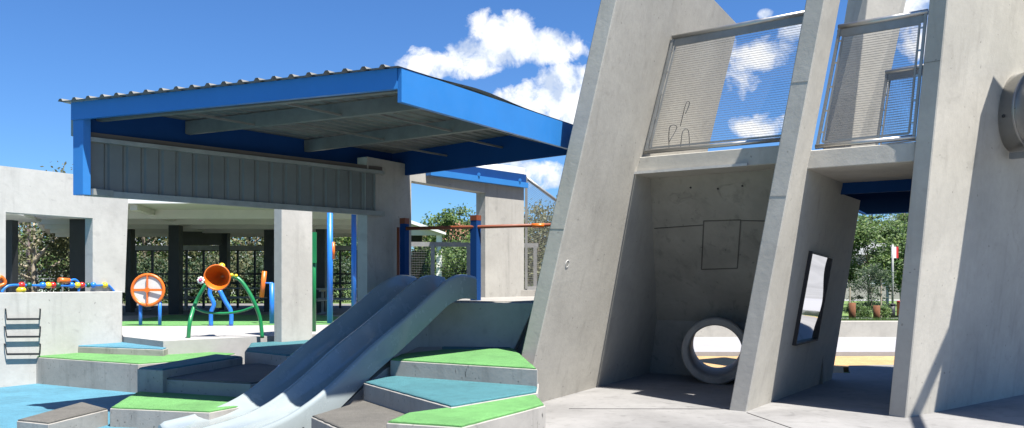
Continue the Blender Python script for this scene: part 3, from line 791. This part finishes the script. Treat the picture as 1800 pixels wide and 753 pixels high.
# bead rail on the ledge
br = thing('bead_rail', 'bright blue rail threaded with coloured beads on the pale ledge', 'play equipment', lp(.6, 1.43, .0))
def ledge_pt(px, py, w=-.03):
    return RP(px, py, lp(0, 0, w), ln)
rail = curve([ledge_pt(3, 514), ledge_pt(9, 506), ledge_pt(22, 501.5), ledge_pt(60, 502), ledge_pt(120, 502.5), ledge_pt(170, 502), ledge_pt(188, 501), ledge_pt(195, 506), ledge_pt(201, 513)], 6)
bm = newbm(); tube(bm, rail, .019, 10); obj('rail', bm, M['tblue'], br)
bm = newbm(); tube(bm, curve([ledge_pt(138, 513), ledge_pt(139, 500), ledge_pt(132, 492), ledge_pt(122, 494)], 4), .02, 8); obj('side_arm', bm, M['tblue'], br)
bm = newbm(); tube(bm, [ledge_pt(103, 493), ledge_pt(122, 494)], .045, 12); obj('roller', bm, M['orange'], br)
for px, mk in ((38, 'red'), (51, 'dgreen'), (75, 'tblue'), (85, 'yellow'), (93, 'red'), (102, 'dgreen'), (126, 'tblue'), (136, 'yellow'), (144, 'red'), (155, 'dgreen'), (164, 'tblue'), (184.5, 'yellow')):
    bm = newbm(); ball(bm, ledge_pt(px, 501.5), .05 if mk != 'dgreen' else .043); obj('bead', bm, M[mk], br)
bm = newbm(); ball(bm, ledge_pt(37, 510), .062, 1.2, 1, .8); obj('bead', bm, M['yellow'], br)
bm = newbm(); tube(bm, curve([ledge_pt(-8, 500), ledge_pt(0, 487), ledge_pt(7, 492), ledge_pt(8, 499), ledge_pt(-3, 504)], 5), .028, 10)
tag(obj('orange_loop', bm, M['orange']), 'orange bent loop at the left end of the bead rail', 'play equipment')

# ================================================================= small roof and mesh screen behind portal
t = thing('small_blue_roof', 'small white sheeted roof with a blue edge beam behind the portal wall', 'roof', P(753, 320, 12.9))
ww = lambda x, y, o: RP(x, y, wp(0, 0, -o), wn)
a0, a1 = ww(753, 303, .06), ww(925, 326.5, .06)
part('edge_beam', M['blue'], t, bar, a0, a1, .10, .10)
a0, a1 = ww(756, 290, .03), ww(924, 315, .03)
part('upper_web', M['blue_beam'], t, bar, a0, a1, .03, .16)  # deeper blue than the sunlit flange below, its shade put into the colour
a0, a1 = ww(745, 281, -.02), ww(923, 306.5, -.02)
bm = newbm(); poly_prism(bm, [a0, a1, P(921, 304.5, 17.5), P(800, 284, 17.5)], V((0, 0, .03))); obj('roof_sheet', bm, M['white'], t)
part('rear_fascia', M['white'], t, bar, P(790, 284, 15.5), P(922, 303, 15.5), .03, .16)
part('beam_bolt', M['blue'], t, disc, ww(842, 307, .11), V((0, -1, 0)), .03, .03, 8)
part('beam_bolt', M['blue'], t, disc, ww(914, 317, .11), V((0, -1, 0)), .03, .03, 8)
c4 = [P(925, 508, 15.7), P(962, 505, 16.3), P(990, 362, 16.3), P(925, 313, 15.7)]
t = thing('mesh_screen', 'tall wire mesh screen with a sloping top rail beside the leaning wall', 'screen', c4[0])
bm = newbm(); bar(bm, c4[0], c4[3], .05); obj('post', bm, M['flat'], t)
bm = newbm(); tube(bm, [c4[3], c4[2]], .035, 8); obj('top_rail', bm, M['flat'], t)
bm = newbm(); bar(bm, c4[0], P(1000, 505, 16.3), .05, .09); obj('bottom_rail', bm, M['flat'], t)
bm = newbm(); wires(bm, c4[0], P(1000, 505, 16.3), P(1000, 371, 16.3), c4[3], 55, 40, .004); obj('mesh_infill', bm, M['wire'], t)
bm = newbm(); prism(bm, [(.05, 15.2), (1.2, 15.9), (1.2, 16.6), (.1, 16.2)], DECK-.05, 1.43)
tag(obj('kerb', bm, M['conc_step']), 'low concrete kerb under the tall mesh screen', 'kerb')
# deck fence
def mesh_fence(label, a, b, zt, posts, hb=.0):
    t = thing('mesh_fence', label, 'fence', a)
    bm = newbm(); bar(bm, (a.x, a.y, zt), (b.x, b.y, zt), .06, .10); obj('top_rail', bm, M['flat'], t)
    bm = newbm(); bar(bm, a+V((0, 0, .05)), b+V((0, 0, .05)), .04, .05); obj('bottom_rail', bm, M['flat'], t)
    for f in posts:
        p = a.lerp(b, f); part('post', M['flat'], t, bar, p, (p.x, p.y, zt), .08)
    bm = newbm(); A_ = a+V((0, 0, .08)); B_ = b+V((0, 0, .08)); wires(bm, A_, B_, V((b.x, b.y, zt-.05)), V((a.x, a.y, zt-.05)), 18, 90, .004)
    obj('mesh_infill', bm, M['wire'], t); return t
mesh_fence('wire mesh fence seen through the opening of the portal wall', V((-2.7, 17.6, DECK)), V((.6, 18.4, DECK)), 2.43, (.02, .28, .52, .98))
bm = newbm(); q = P(848, 519, 16); bar(bm, q+V((-.12, 0, 0)), q+V((.12, 0, 0)), .2, .09); tag(obj('yellow_pad', bm, M['yellow'], None, .01), 'small yellow pad on the deck behind the blue post', 'pad')

# ================================================================= pavilion
pv = thing('pavilion', 'open pavilion with charcoal columns and cream ceiling behind the play terrace', 'pavilion', (-9, 23, TER))
cz = 3.36
foot = [(-10.9, 18.0), (-2.75, 18.0), (-4.3, 30), (-17.5, 30)]
part('ceiling', M['cream'], pv, prism, foot, cz, cz+.06)
part('roof', M['white'], pv, prism, [(-11.0, 17.9), (-2.65, 17.9), (-4.25, 30.1), (-17.7, 30.1)], cz+.063, cz+.16)
part('gutter', M['white'], pv, bar, (-11, 17.86, cz+.06), (-2.65, 17.86, cz+.06), .06, .14)
for yy in (19.6, 21.6, 23.4, 25.4, 27.6):
    part('ceiling_beam', M['cream'], pv, bar, (-11.0-(yy-18)*.5, yy, cz-.11), (-3.0-(yy-18)*.12, yy, cz-.11), .12, .22)
part('ceiling_beam', M['cream'], pv, bar, (-8.6, 18.1, cz-.07), (-10.6, 29.8, cz-.07), .16, .13)
part('ceiling_beam', M['cream'], pv, bar, (-5.2, 18.1, cz-.07), (-6.6, 29.8, cz-.07), .16, .13)
for px, wpx, Y in ((309, 18, 23.0), (395, 14, 26.5), (475, 17, 25), (229, 9, 24.5), (565, 16, 24), (141.5, 27, 20.0), (640, 14, 27)):
    x = (px-CX)/F*Y; part('column', M['charcoal'], pv, bar, (x, Y, TER-.02), (x, Y, cz-.15), wpx/F*Y, .3, V((0, 1, 0)))
part('dark_screen', M['charcoal'], pv, bar, P(318, 419, 24.5), P(388, 420, 26.2), .06, .42)
part('transom', M['galv'], pv, bar, P(228, 436, 28), P(640, 436, 28), .1, .16)
bm = newbm()
for px in list(range(238, 640, 30)):
    a = P(px, 440, 28.2); bar(bm, (a.x, a.y, TER), (a.x, a.y, a.z), .07)
for py in (440, 482, 498):
    bar(bm, P(228, py, 28.2), P(640, py, 28.2), .05, .06)
obj('rear_railing', bm, M['charcoal'], pv)
# picnic tables
def picnic(px, Y, label, W=1.8):
    x = (px-CX)/F*Y
    t = thing('picnic_table', label, 'table', (x, Y, TER), 'aluminium picnic tables')
    part('table_top', M['galv'], t, bar, (x-W/2, Y, TER+.73), (x+W/2, Y, TER+.73), .7, .04)
    for s in (-1, 1): part('bench', M['galv'], t, bar, (x-W/2, Y+s*.62, TER+.44), (x+W/2, Y+s*.62, TER+.44), .26, .035)
    for s in (-.65, .65):
        bm = newbm(); bar(bm, (x+s, Y, TER), (x+s, Y, TER+.71), .06); bar(bm, (x+s, Y-.62, TER+.40), (x+s, Y+.62, TER+.40), .05); bar(bm, (x+s, Y-.35, TER+.68), (x+s, Y+.35, TER+.68), .05); bar(bm, (x+s, Y-.4, TER+.02), (x+s, Y+.4, TER+.02), .05)
        obj('leg_frame', bm, M['galv'], t)
picnic(432, 25.5, 'aluminium picnic table seen below the green arch crossbar')
picnic(290, 25.2, 'aluminium picnic table seen beside the orange play wheel')
picnic(606, 23.3, 'aluminium picnic table seen between the tall blue poles')
# shelter at far left, seen through the window
sh = thing('side_shelter', 'white roofed shelter seen through the window opening at left', 'shelter', (-12, 17, .6))
r0, r1_ = P(5, 368, 15.5), P(73, 391, 20.5)
part('roof', M['white'], sh, poly_prism, [r0, r1_, r1_+V((-6, 1, 0)), r0+V((-6, 1, 0))], V((0, 0, .09)))
x = (18-CX)/F*17.6; part('column', M['charcoal'], sh, bar, (x, 17.6, .5), (x, 17.6, 2.95), .22, .22)
x = (-60-CX)/F*17.6; part('column', M['charcoal'], sh, bar, (x, 17.6, .5), (x, 17.6, 2.95), .22, .22)

# ================================================================= buildings far off
def house(label, x, y, z, w, d, h, rh, wallm, roofm, name='house', win=3):
    t = thing(name, label, 'house', (x, y, z))
    part('wall', wallm, t, prism, [(x-w/2, y), (x+w/2, y), (x+w/2, y+d), (x-w/2, y+d)], z-.3, z+h)
    bm = newbm(); o = .5
    b = [V((x-w/2-o, y-o, z+h)), V((x+w/2+o, y-o, z+h)), V((x+w/2+o, y+d+o, z+h)), V((x-w/2-o, y+d+o, z+h))]
    r = [V((x-w/4, y+d/2, z+h+rh)), V((x+w/4, y+d/2, z+h+rh))]
    vb_ = [bm.verts.new(p) for p in b]; vr = [bm.verts.new(p) for p in r]
    bm.faces.new(vb_); bm.faces.new((vb_[0], vb_[1], vr[1], vr[0])); bm.faces.new((vb_[1], vb_[2], vr[1])); bm.faces.new((vb_[2], vb_[3], vr[0], vr[1])); bm.faces.new((vb_[3], vb_[0], vr[0]))
    obj('roof', bm, roofm, t)
    for i in range(win):
        xx = x-w/2+w*(i+.5)/win
        wf = part('window', M['white'], t, bar, (xx-.65, y-.02, z+h*.55), (xx+.65, y-.02, z+h*.55), .08, 1.2)
        part('pane', M['glass'], wf, bar, (xx-.55, y-.07, z+h*.55), (xx+.55, y-.07, z+h*.55), .04, 1.0)
    return t
house('white house with a grey roof beyond the left window opening', -24.5, 44, .6, 8, 6, 2.6, 1.2, M['white'], M['galv'])
house('low white house with a grey roof far behind the pavilion', -26, 62, .6, 11, 7, 2.8, 1.4, M['white'], M['galv'], win=4)
house('pale house with a terracotta roof behind the centre trees', -4.2, 75, 1.5, 9, 7, 4.0, 2.0, M['cream'], M['roofred'])
house('low school building with a grey roof across the right lawn', 26.5, 52, .44, 13, 8, 2.9, 1.3, M['conc_step'], M['galv'], win=5)
t = thing('white_pavilion', 'white gabled pavilion roof seen left through the portal opening', 'pavilion', (-7, 42, .6))
part('roof', M['white'], t, poly_prism, [P(690, 376, 42), P(784, 409, 42), P(784, 413, 42), P(690, 383, 42)], V((-1.5, 7, .5)))
for px, py in ((705, 386), (772, 410)):
    a = P(px, py, 42.5); part('column', M['white'], t, bar, (a.x, a.y, .6), a, .28)
part('back_panel', M['charcoal'], t, bar, P(690, 420, 46), P(742, 420, 46), .1, .9)
part('soffit', M['cream'], t, poly_prism, [P(690, 385, 42.3), P(780, 412.5, 42.3), P(780, 414, 42.3), P(690, 414, 42.3)], V((0, .12, 0)))

# ================================================================= vegetation
def crown(bm, blobs, n, size, rnd):
    tot = sum(r[0]*r[1]*r[2] for _, r in blobs)
    for c, r in blobs:
        k = int(1.9*n*r[0]*r[1]*r[2]/tot)+8
        # leaf clumps: sub-centres on the blob, then leaves around them
        ncl = max(4, k//26)
        for _ in range(ncl):
            d = V((rnd.gauss(0, 1), rnd.gauss(0, 1), rnd.gauss(0, 1))).normalized()*rnd.uniform(.35, 1.08)
            cc = V((c[0]+d.x*r[0], c[1]+d.y*r[1], c[2]+d.z*r[2])); sp = min(r)*rnd.uniform(.16, .36)
            for _ in range(26):
                p = cc+V((rnd.gauss(0, 1), rnd.gauss(0, 1), rnd.gauss(0, .8)))*sp
                a = V((rnd.gauss(0, 1), rnd.gauss(0, 1), rnd.gauss(0, 1))).normalized(); b = a.orthogonal().normalized()
                s = size*.72*rnd.uniform(.6, 1.4)
                vs_ = [bm.verts.new(p+a*s), bm.verts.new(p+b*s*.5), bm.verts.new(p-a*s), bm.verts.new(p-b*s*.5)]
                bm.faces.new(vs_)
def tree(label, x, y, z0, H, W, leaf, size=.12, n=4200, seed=1, trunk=None, nb=9, low=.3, bark=None, group=None, name='tree', lean=0, dens=1):
    rnd = random.Random(seed)
    t = thing(name, label, 'tree', (x, y, z0), group)
    blobs = []; bmT = newbm(); tr = trunk or H*.022
    top = V((x+lean, y, z0+H*.8))
    tube(bmT, curve([(x, y, z0-.1), (x+rnd.uniform(-.02, .02)*H, y, z0+H*.3), (x+lean*.6+rnd.uniform(-.03, .03)*H, y, z0+H*.55), top], 4), [tr*(1-.055*i) for i in range(13)], 8)
    for i in range(nb):
        th = i*2.4+rnd.uniform(-.4, .4); f = low+(1-low)*(i+.5)/nb
        rr = W/2*math.sin(math.pi*min(.95, .22+.68*(i+.5)/nb))*rnd.uniform(.5, .95)
        c = V((x+lean*f+math.cos(th)*rr, y+math.sin(th)*rr, z0+H*f*.93))
        s = W*rnd.uniform(.17, .27)
        blobs.append((c, (s, s, s*rnd.uniform(.6, .85))))
        st_ = V((x+lean*f*.6, y, z0+H*max(.18, f*.6)))
        tube(bmT, curve([st_, st_.lerp(c, .55)+V((0, 0, H*.02)), c+V((0, 0, s*.3))], 3), [tr*.5, tr*.45, tr*.4, tr*.33, tr*.26, tr*.2, tr*.12], 6)
    obj('trunk', bmT, bark or M['bark'], t)
    bm = newbm(); crown(bm, blobs, int(n*dens), size, rnd)
    me = bpy.data.meshes.new('crown'); bm.to_mesh(me); bm.free(); me.materials.append(leaf)
    o = bpy.data.objects.new('crown', me); COL.objects.link(o); o.parent = t; o.matrix_parent_inverse = Matrix.Translation(-t.location)
    return t
def norfolk(label, x, y, z0, H, W, seed=3, n=16):
    rnd = random.Random(seed); t = thing('pine_tree', label, 'tree', (x, y, z0))
    bm = newbm(); tube(bm, [(x, y, z0-.1), (x, y, z0+H)], [H*.018, .03], 8); obj('trunk', bm, M['bark'], t)
    bm = newbm()
    for i in range(n):
        f = i/n; zz = z0+H*(.18+.82*f); R = W/2*(1-f)**.8+.1
        for k in range(7):
            th = k*.9+i*.5; d = V((math.cos(th), math.sin(th), .18))
            for j in range(16):
                p = V((x, y, zz))+d*R*(.15+.85*j/16)
                for _ in range(3):
                    a = (V((rnd.gauss(0, 1), rnd.gauss(0, 1), rnd.gauss(0, .6)))).normalized(); b = a.orthogonal().normalized(); s = H*.012*rnd.uniform(.7, 1.6)
                    bm.faces.new([bm.verts.new(p+q) for q in (a*s, b*s*.5, -a*s, -b*s*.5)])
    me = bpy.data.meshes.new('crown'); bm.to_mesh(me); bm.free(); me.materials.append(M['leaf_c'])
    o = bpy.data.objects.new('crown', me); COL.objects.link(o); o.parent = t; o.matrix_parent_inverse = Matrix.Translation(-t.location)
# left, seen through the window
x = P(60, 0, 30).x; tree('olive leaved tree with pale bent branches seen in the window opening', x, 30, .6, 4.0, 6.5, M['leaf_b'], .10, 6000, 11, bark=M['bark_p'], low=.22, nb=9, trunk=.12, dens=.6)
x = P(130, 0, 38).x; tree('fresh green tree seen at the right of the window opening', x, 38, .6, 4.6, 6, M['leaf_a'], .12, 5000, 12, low=.2, nb=10)
# bare tree above the wall
rnd = random.Random(5)
t = thing('bare_tree', 'thin bare tree tips showing above the pale wall', 'tree', (P(50, 0, 32).x, 32, .6))
bm = newbm(); bx = P(50, 0, 32).x
tube(bm, [(bx, 32, .5), (bx, 32, 3.5), (bx+.1, 32, 5.6)], [.12, .08, .03], 6)
for i in range(90):
    a = V((bx+rnd.uniform(-1.0, 1.3), 32+rnd.uniform(-.7, .7), rnd.uniform(3.5, 5.2))); b = V((bx, 32, rnd.uniform(2.6, 4.2)))
    e = a+V((rnd.uniform(-.5, .6), 0, rnd.uniform(.3, 1.15)))
    tube(bm, [b.lerp(a, .7), a, e], [.014, .010, .005], 4, False)
obj('branches', bm, paint('twig_bark', (.30, .23, .22), .9), t)
x = -14
for i, (px, Y, H, W, lf, lab) in enumerate((
    (250, 40, 6.0, 8, 'leaf_b', 'pale olive tree behind the pavilion left of the first column'),
    (345, 44, 6.2, 9, 'leaf_a', 'round green tree behind the pavilion between the first columns'),
    (440, 42, 6.2, 8, 'leaf_b', 'brown green tree behind the pavilion above the tilted orange tube'),
    (520, 46, 6.2, 8, 'leaf_c', 'dark tree behind the pavilion hidden mostly by the sunlit pillar'),
    (600, 44, 6.0, 7, 'leaf_a', 'leafy green tree behind the tall blue poles'),
    (190, 45, 5.6, 8, 'leaf_c', 'dark tree behind the pavilion at the left end'),
    (790, 58, 6.3, 5.5, 'leaf_a', 'bright green tree seen through the portal opening beside the house'),
    (764, 64, 5.4, 3.2, 'leaf_b', 'small pale tree at the left of the portal opening'),
    (845, 66, 5.0, 4.5, 'leaf_c', 'dark low tree at the right of the portal opening'),
    (830, 44, 3.4, 4.5, 'leaf_a', 'low green bushy tree behind the deck fence'),
    (735, 48, 2.9, 4.0, 'leaf_a', 'round shrub tree behind the left part of the deck fence'),
    (950, 40, 4.9, 6.5, 'leaf_b', 'grey green tree seen through the tall mesh screen'),
    (1010, 44, 4.6, 6, 'leaf_b', 'grey green tree mostly hidden by the broad leaning wall'),
    (890, 52, 4.6, 6, 'leaf_b', 'olive tree behind the right pier of the portal wall'))):
    tree(lab, P(px, 0, Y).x, Y, .5, H, W, M[lf], .13+.0015*(Y-40), 4200, 20+i, low=.16, nb=11)
norfolk('dark pointed pine above the terracotta roof', P(807, 0, 82).x, 82, .5, 8.6, 3.0, 4, 12)
# bushes along back of pavilion
for i, px in enumerate(range(200, 640, 55)):
    Y = 36+rnd.uniform(-1, 1.5); x = P(px, 0, Y).x
    t = thing('bush', ['dense bush', 'loose bush'][i % 2]+' behind the pavilion railing, %s' % ['first from the left', 'second from the left', 'third from the left', 'fourth from the left', 'just left of the sunlit pillar', 'behind the sunlit pillar', 'between the tall blue poles', 'behind the right end of the railing'][i], 'bush', (x, Y, .6), 'bushes behind the pavilion')
    bm = newbm(); crown(bm, [((x+rnd.uniform(-.6, .6), Y, .6+h), (1.2, .8, .7)) for h in (.5, 1.1, 1.5)], 1800, .09, random.Random(60+i))
    me = bpy.data.meshes.new('foliage'); bm.to_mesh(me); bm.free(); me.materials.append(M['leaf_c' if i % 2 else 'leaf_b'])
    o = bpy.data.objects.new('foliage', me); COL.objects.link(o); o.parent = t; o.matrix_parent_inverse = Matrix.Translation(-t.location)
    bm = newbm(); tube(bm, [(x, Y, .5), (x, Y, 1.8)], .04, 6); obj('stem', bm, M['bark'], t)
# far left fence
t = thing('garden_fence', 'grey rail fence seen low in the window opening', 'fence', P(30, 500, 34))
bm = newbm()
for py in (478, 484, 490): bar(bm, P(20, py, 34), P(200, py, 34), .04, .05)
for px in range(22, 200, 22): bar(bm, (P(px, 0, 34).x, 34, .6), P(px, 474, 34), .05)
obj('rails', bm, M['galv'], t)
# right view
tree('leafy green tree standing on the right lawn behind the passage', P(1527, 0, 31).x, 31, .44, 3.7, 3.0, M['leaf_a'], .085, 8500, 41, low=.35, nb=10, trunk=.05)
tree('slender young tree behind the rusty bollards', P(1531, 0, 25.5).x, 25.5, .44, 1.75, 1.5, M['leaf_c'], .045, 1800, 42, low=.2, nb=8, trunk=.022)
tree('pale stemmed tree at the right edge of the passage view', P(1586, 0, 38).x, 38, .44, 4.6, 3.2, M['leaf_a'], .085, 4200, 43, low=.5, nb=8, trunk=.09, bark=M['bark_p'])
tree('dark tree behind the school building', P(1620, 0, 64).x, 64, .44, 7, 7, M['leaf_c'], .16, 3600, 44)
tree('olive tree beyond the lawn at the left of the passage view', P(1500, 0, 60).x, 60, .44, 5.2, 6, M['leaf_b'], .15, 3600, 45)
norfolk('tall layered pine rising behind the passage tree', P(1533, 0, 70).x, 70, .44, 9.2, 5.0, 8, 15)
def shrub(label, x, y, z, r, leaf, seed, n=900, size=.035):
    t = thing('shrub', label, 'shrub', (x, y, z), 'shrubs in the bed')
    bm = newbm(); tube(bm, [(x, y, z-.05), (x, y, z+r)], .012, 5); obj('stem', bm, M['bark'], t)
    bm = newbm(); rn = random.Random(seed); crown(bm, [((x+rn.uniform(-r, r)*.4, y, z+r*.8), (r, r, r*.7)), ((x+rn.uniform(-r, r)*.5, y, z+r*1.2), (r*.6, r*.6, r*.6))], n, size, rn)
    me = bpy.data.meshes.new('foliage'); bm.to_mesh(me); bm.free(); me.materials.append(leaf)
    o = bpy.data.objects.new('foliage', me); COL.objects.link(o); o.parent = t; o.matrix_parent_inverse = Matrix.Translation(-t.location)
for i, (px, Y, r, lab) in enumerate(((1512, 24.3, .28, 'green shrub right of the left rusty bollard'), (1524, 26, .34, 'larger green shrub under the young tree'), (1556, 24.6, .25, 'low shrub right of the right rusty bollard'), (1500, 26.5, .3, 'shrub behind the left rusty bollard'))):
    shrub(lab, P(px, 0, Y).x, Y, .44, r, M['leaf_a'], 70+i)
for px, lab in ((1498, 'short rusty steel bollard at the left of the passage view'), (1541, 'short rusty steel bollard under the young tree')):
    a = P(px, 0, 23.2); bm = newbm(); tube(bm, [(a.x, 23.2, .40), (a.x, 23.2, .98 if px < 1500 else .90)], .095, 16)
    tag(obj('bollard', bm, M['rust']), lab, 'bollard', 'rusty bollards')
bm = newbm(); rn = random.Random(90)
for i in range(5000):
    px = rn.uniform(1440, 1640); Y = rn.uniform(22.35, 23.1); x = P(px, 0, Y).x; h = rn.uniform(.04, .16)
    bm.faces.new([bm.verts.new(q) for q in ((x-.006, Y, .43), (x+.006, Y, .43), (x+rn.uniform(-.04, .04), Y+rn.uniform(-.03, .03), .44+h))])
me = bpy.data.meshes.new('verge_grass'); bm.to_mesh(me); bm.free(); me.materials.append(M['leaf_a'])
o = bpy.data.objects.new('verge_grass', me); COL.objects.link(o); tag(o, 'tufts of grass along the top of the retaining wall', 'grass', kind='stuff')
bm = newbm(); prism(bm, [(14.05, 14.61), (70, 14.61), (70, 112), (64.1, 112), (14.05, 22.35)], -.3, .001); struct('side_paving', bm, M['court'])
# path across lawn
bm = newbm(); prism(bm, [(10, 24.2), (15, 24.2), (15.4, 25.0), (10, 25.0)], .3, .455); struct('lawn_path', bm, M['path'])
bm = newbm(); prism(bm, [(10, 47), (27.5, 47), (29, 50), (10, 50)], .3, .47); struct('far_pavement', bm, M['path'])
# lamp pole, red barrier, bins, shade frame
a = P(1569, 0, 26)
lp_ = thing('banner_pole', 'grey pole with a small red and white banner beyond the passage', 'pole', (a.x, 26, .44))
bm = newbm(); tube(bm, [(a.x, 26, .4), (a.x, 26, P(1569, 430, 26).z)], .035, 10); obj('pole', bm, M['galv'], lp_)
part('banner', M['white'], lp_, bar, P(1571, 434, 26), P(1571, 454, 26), .16, .02, V((0, 1, 0)))
part('banner_stripe', M['red'], lp_, bar, P(1577, 434, 26), P(1577, 454, 26), .07, .022, V((0, 1, 0)))
a = P(1583, 0, 25.6); bt_ = thing('red_barrier', 'red plastic barrier standing on the lawn', 'barrier', (a.x, 25.6, .44))
bm = newbm(); prism(bm, [(a.x-.09, 25.5), (a.x+.09, 25.5), (a.x+.09, 25.7), (a.x-.09, 25.7)], .45, .98); obj('panel', bm, M['red'], bt_, .02)
bm = newbm(); prism(bm, [(a.x-.13, 25.4), (a.x+.13, 25.4), (a.x+.13, 25.8), (a.x-.13, 25.8)], .43, .50); obj('foot', bm, M['black'], bt_)
a = P(1568, 0, 25.2); bn = thing('litter_bin', 'dark slim litter bin beside the red barrier', 'bin', (a.x, 25.2, .44))
bm = newbm(); tube(bm, [(a.x, 25.2, .42), (a.x, 25.2, .86)], .10, 14); obj('body', bm, M['charcoal'], bn)
bm = newbm(); tube(bm, [(a.x, 25.2, .86), (a.x, 25.2, .90)], [.115, .09], 14); obj('lid', bm, M['black'], bn)
sf = thing('shade_frame', 'pale flat shade frame on posts beyond the passage', 'shade structure', P(1575, 424, 40))
part('roof_plate', M['galv'], sf, bar, P(1553, 423, 40), P(1612, 425, 40), 2.0, .16)
for px in (1560, 1604): a = P(px, 425, 40); part('post', M['galv'], sf, bar, (a.x, 40, .44), a, .10)
# stakes by young tree
for px, lab in ((1549, 'thin timber stake right of the young tree'), (1494, 'thin timber stake left of the young tree')):
    a = P(px, 493 if px > 1500 else 505, 25.2); bm = newbm(); bar(bm, (a.x, a.y, .4), a, .04)
    tag(obj('stake', bm, M['bark_p']), lab, 'stake', 'tree stakes')

# ================================================================= camera, light, sky
cam = bpy.data.cameras.new('camera'); co = bpy.data.objects.new('camera', cam); COL.objects.link(co)
co.location = (0, 0, EYE); co.rotation_euler = (math.radians(90), 0, 0)
cam.sensor_width = 36; cam.lens = 28; cam.shift_y = (495-376.5)/1800; cam.clip_end = 2000; cam.clip_start = .05
scene.camera = co
sv = SUNK.normalized()
sun = bpy.data.lights.new('sun', 'SUN'); sun.energy = 5.0; sun.angle = math.radians(.5); sun.color = (1, .955, .88)
so = bpy.data.objects.new('sun', sun); COL.objects.link(so); so.location = (5, -5, 20)
so.rotation_euler = sv.to_track_quat('Z', 'Y').to_euler()
w = bpy.data.worlds.new('World'); scene.world = w; w.use_nodes = True; nt = w.node_tree
bg = nt.nodes['Background']
sky = N(nt, 'ShaderNodeTexSky'); sky.sky_type = 'NISHITA'; sky.sun_disc = False
sky.sun_elevation = math.asin(sv.z); sky.sun_rotation = math.atan2(sv.x, sv.y)
sky.ozone_density = 3.0; sky.air_density = 1.0; sky.dust_density = .3
skyc = mul(nt, sky.outputs['Color'], (.53, .86, 1.27))
tcn = N(nt, 'ShaderNodeTexCoord'); sp = N(nt, 'ShaderNodeSeparateXYZ'); nt.links.new(tcn.outputs['Generated'], sp.inputs[0])
def mth(op, a, b=None, c=None):
    n = N(nt, 'ShaderNodeMath', operation=op)
    for i, s in enumerate((a, b, c)):
        if s is None: continue
        if isinstance(s, (int, float)): n.inputs[i].default_value = s
        else: nt.links.new(s, n.inputs[i])
    return n.outputs[0]
az = mth('ARCTAN2', sp.outputs['X'], sp.outputs['Y'])
el = mth('ARCSINE', sp.outputs['Z'])
def dirof(px, py):
    d = V(((px-CX)/F, 1, -(py-HY)/F)).normalized(); return math.atan2(d.x, d.y), math.asin(d.z)
cmb = N(nt, 'ShaderNodeCombineXYZ'); nt.links.new(az, cmb.inputs[0]); nt.links.new(el, cmb.inputs[1])
cv = cmb.outputs[0]
nz = noise(nt, cv, 16, 9, .60, .25); nz2 = noise(nt, cv, 5, 4, .5, .2)
def blob(px, py, rx, ry, amp=1.0):
    a0_, e0 = dirof(px, py)
    dx = mth('DIVIDE', mth('SUBTRACT', az, a0_), rx/F); dy = mth('DIVIDE', mth('SUBTRACT', el, e0), ry/F)
    r2 = mth('ADD', mth('MULTIPLY', dx, dx), mth('MULTIPLY', dy, dy))
    return mth('MULTIPLY', mth('SUBTRACT', 1.0, r2), amp)
bl = [blob(885, 60, 72, 46), blob(950, 82, 98, 36), blob(850, 95, 84, 34), blob(785, 114, 92, 27), blob(738, 90, 26, 10, .6),
      blob(990, 170, 76, 62), blob(925, 192, 84, 42), blob(1020, 190, 55, 55), blob(1010, 150, 30, 30),
      blob(930, 300, 70, 24), blob(965, 318, 60, 18, .8), blob(900, 287, 30, 12, .6),
      blob(1330, 95, 70, 32, .8), blob(1290, 110, 45, 60, .55), blob(1395, 55, 40, 22, .6), blob(1340, 222, 75, 22, .8), blob(1385, 215, 30, 22, .7), blob(1345, 25, 16, 10, .8),
      blob(1600, 10, 42, 26, .9), blob(1625, 70, 40, 40, .55), blob(1590, 395, 45, 18, .6)]
m = bl[0]
for b_ in bl[1:]: m = mth('SMOOTH_MAX', m, b_, .12)
dens = mth('ADD', m, mth('MULTIPLY', mth('SUBTRACT', nz, .5), 2.5))
dens = mth('ADD', dens, mth('MULTIPLY', mth('SUBTRACT', nz2, .5), .8))
nz3 = noise(nt, cv, 48, 8, .65, .5)
dens = mth('ADD', mth('SUBTRACT', dens, .08), mth('MULTIPLY', mth('SUBTRACT', nz3, .5), 1.6))
mask = ramp(nt, dens, [(.0, 0.0), (.28, .45), (.55, .85), (.95, 1.0)])
# cloud shading: brighter tops, greyer undersides
offv = N(nt, 'ShaderNodeVectorMath', operation='ADD'); nt.links.new(cv, offv.inputs[0]); offv.inputs[1].default_value = (.012, .022, 0)
nzo = noise(nt, offv.outputs[0], 16, 9, .60, .25)
relief = mth('SUBTRACT', nz, nzo)
lit = mth('ADD', .55, mth('MULTIPLY', relief, 3.4))
lit = mth('ADD', lit, mth('MULTIPLY', dens, .06))
ccol = ramp(nt, lit, [(.2, (.56, .64, .78)), (.5, (.80, .85, .94)), (.78, (1.0, 1.0, 1.0))])
cc = N(nt, 'ShaderNodeVectorMath', operation='SCALE'); nt.links.new(ccol, cc.inputs[0]); cc.inputs['Scale'].default_value = 9.4
mx = N(nt, 'ShaderNodeMix', data_type='RGBA'); nt.links.new(mask, mx.inputs[0]); nt.links.new(skyc, mx.inputs[6]); nt.links.new(cc.outputs[0], mx.inputs[7])
nt.links.new(mx.outputs[2], bg.inputs['Color']); bg.inputs['Strength'].default_value = .05
vs = scene.view_settings; vs.view_transform = 'Standard'; vs.look = 'None'; vs.gamma = 1; vs.use_curve_mapping = False; vs.exposure = 1.38
scene.render.engine = 'CYCLES'
scene.cycles.max_bounces = 8
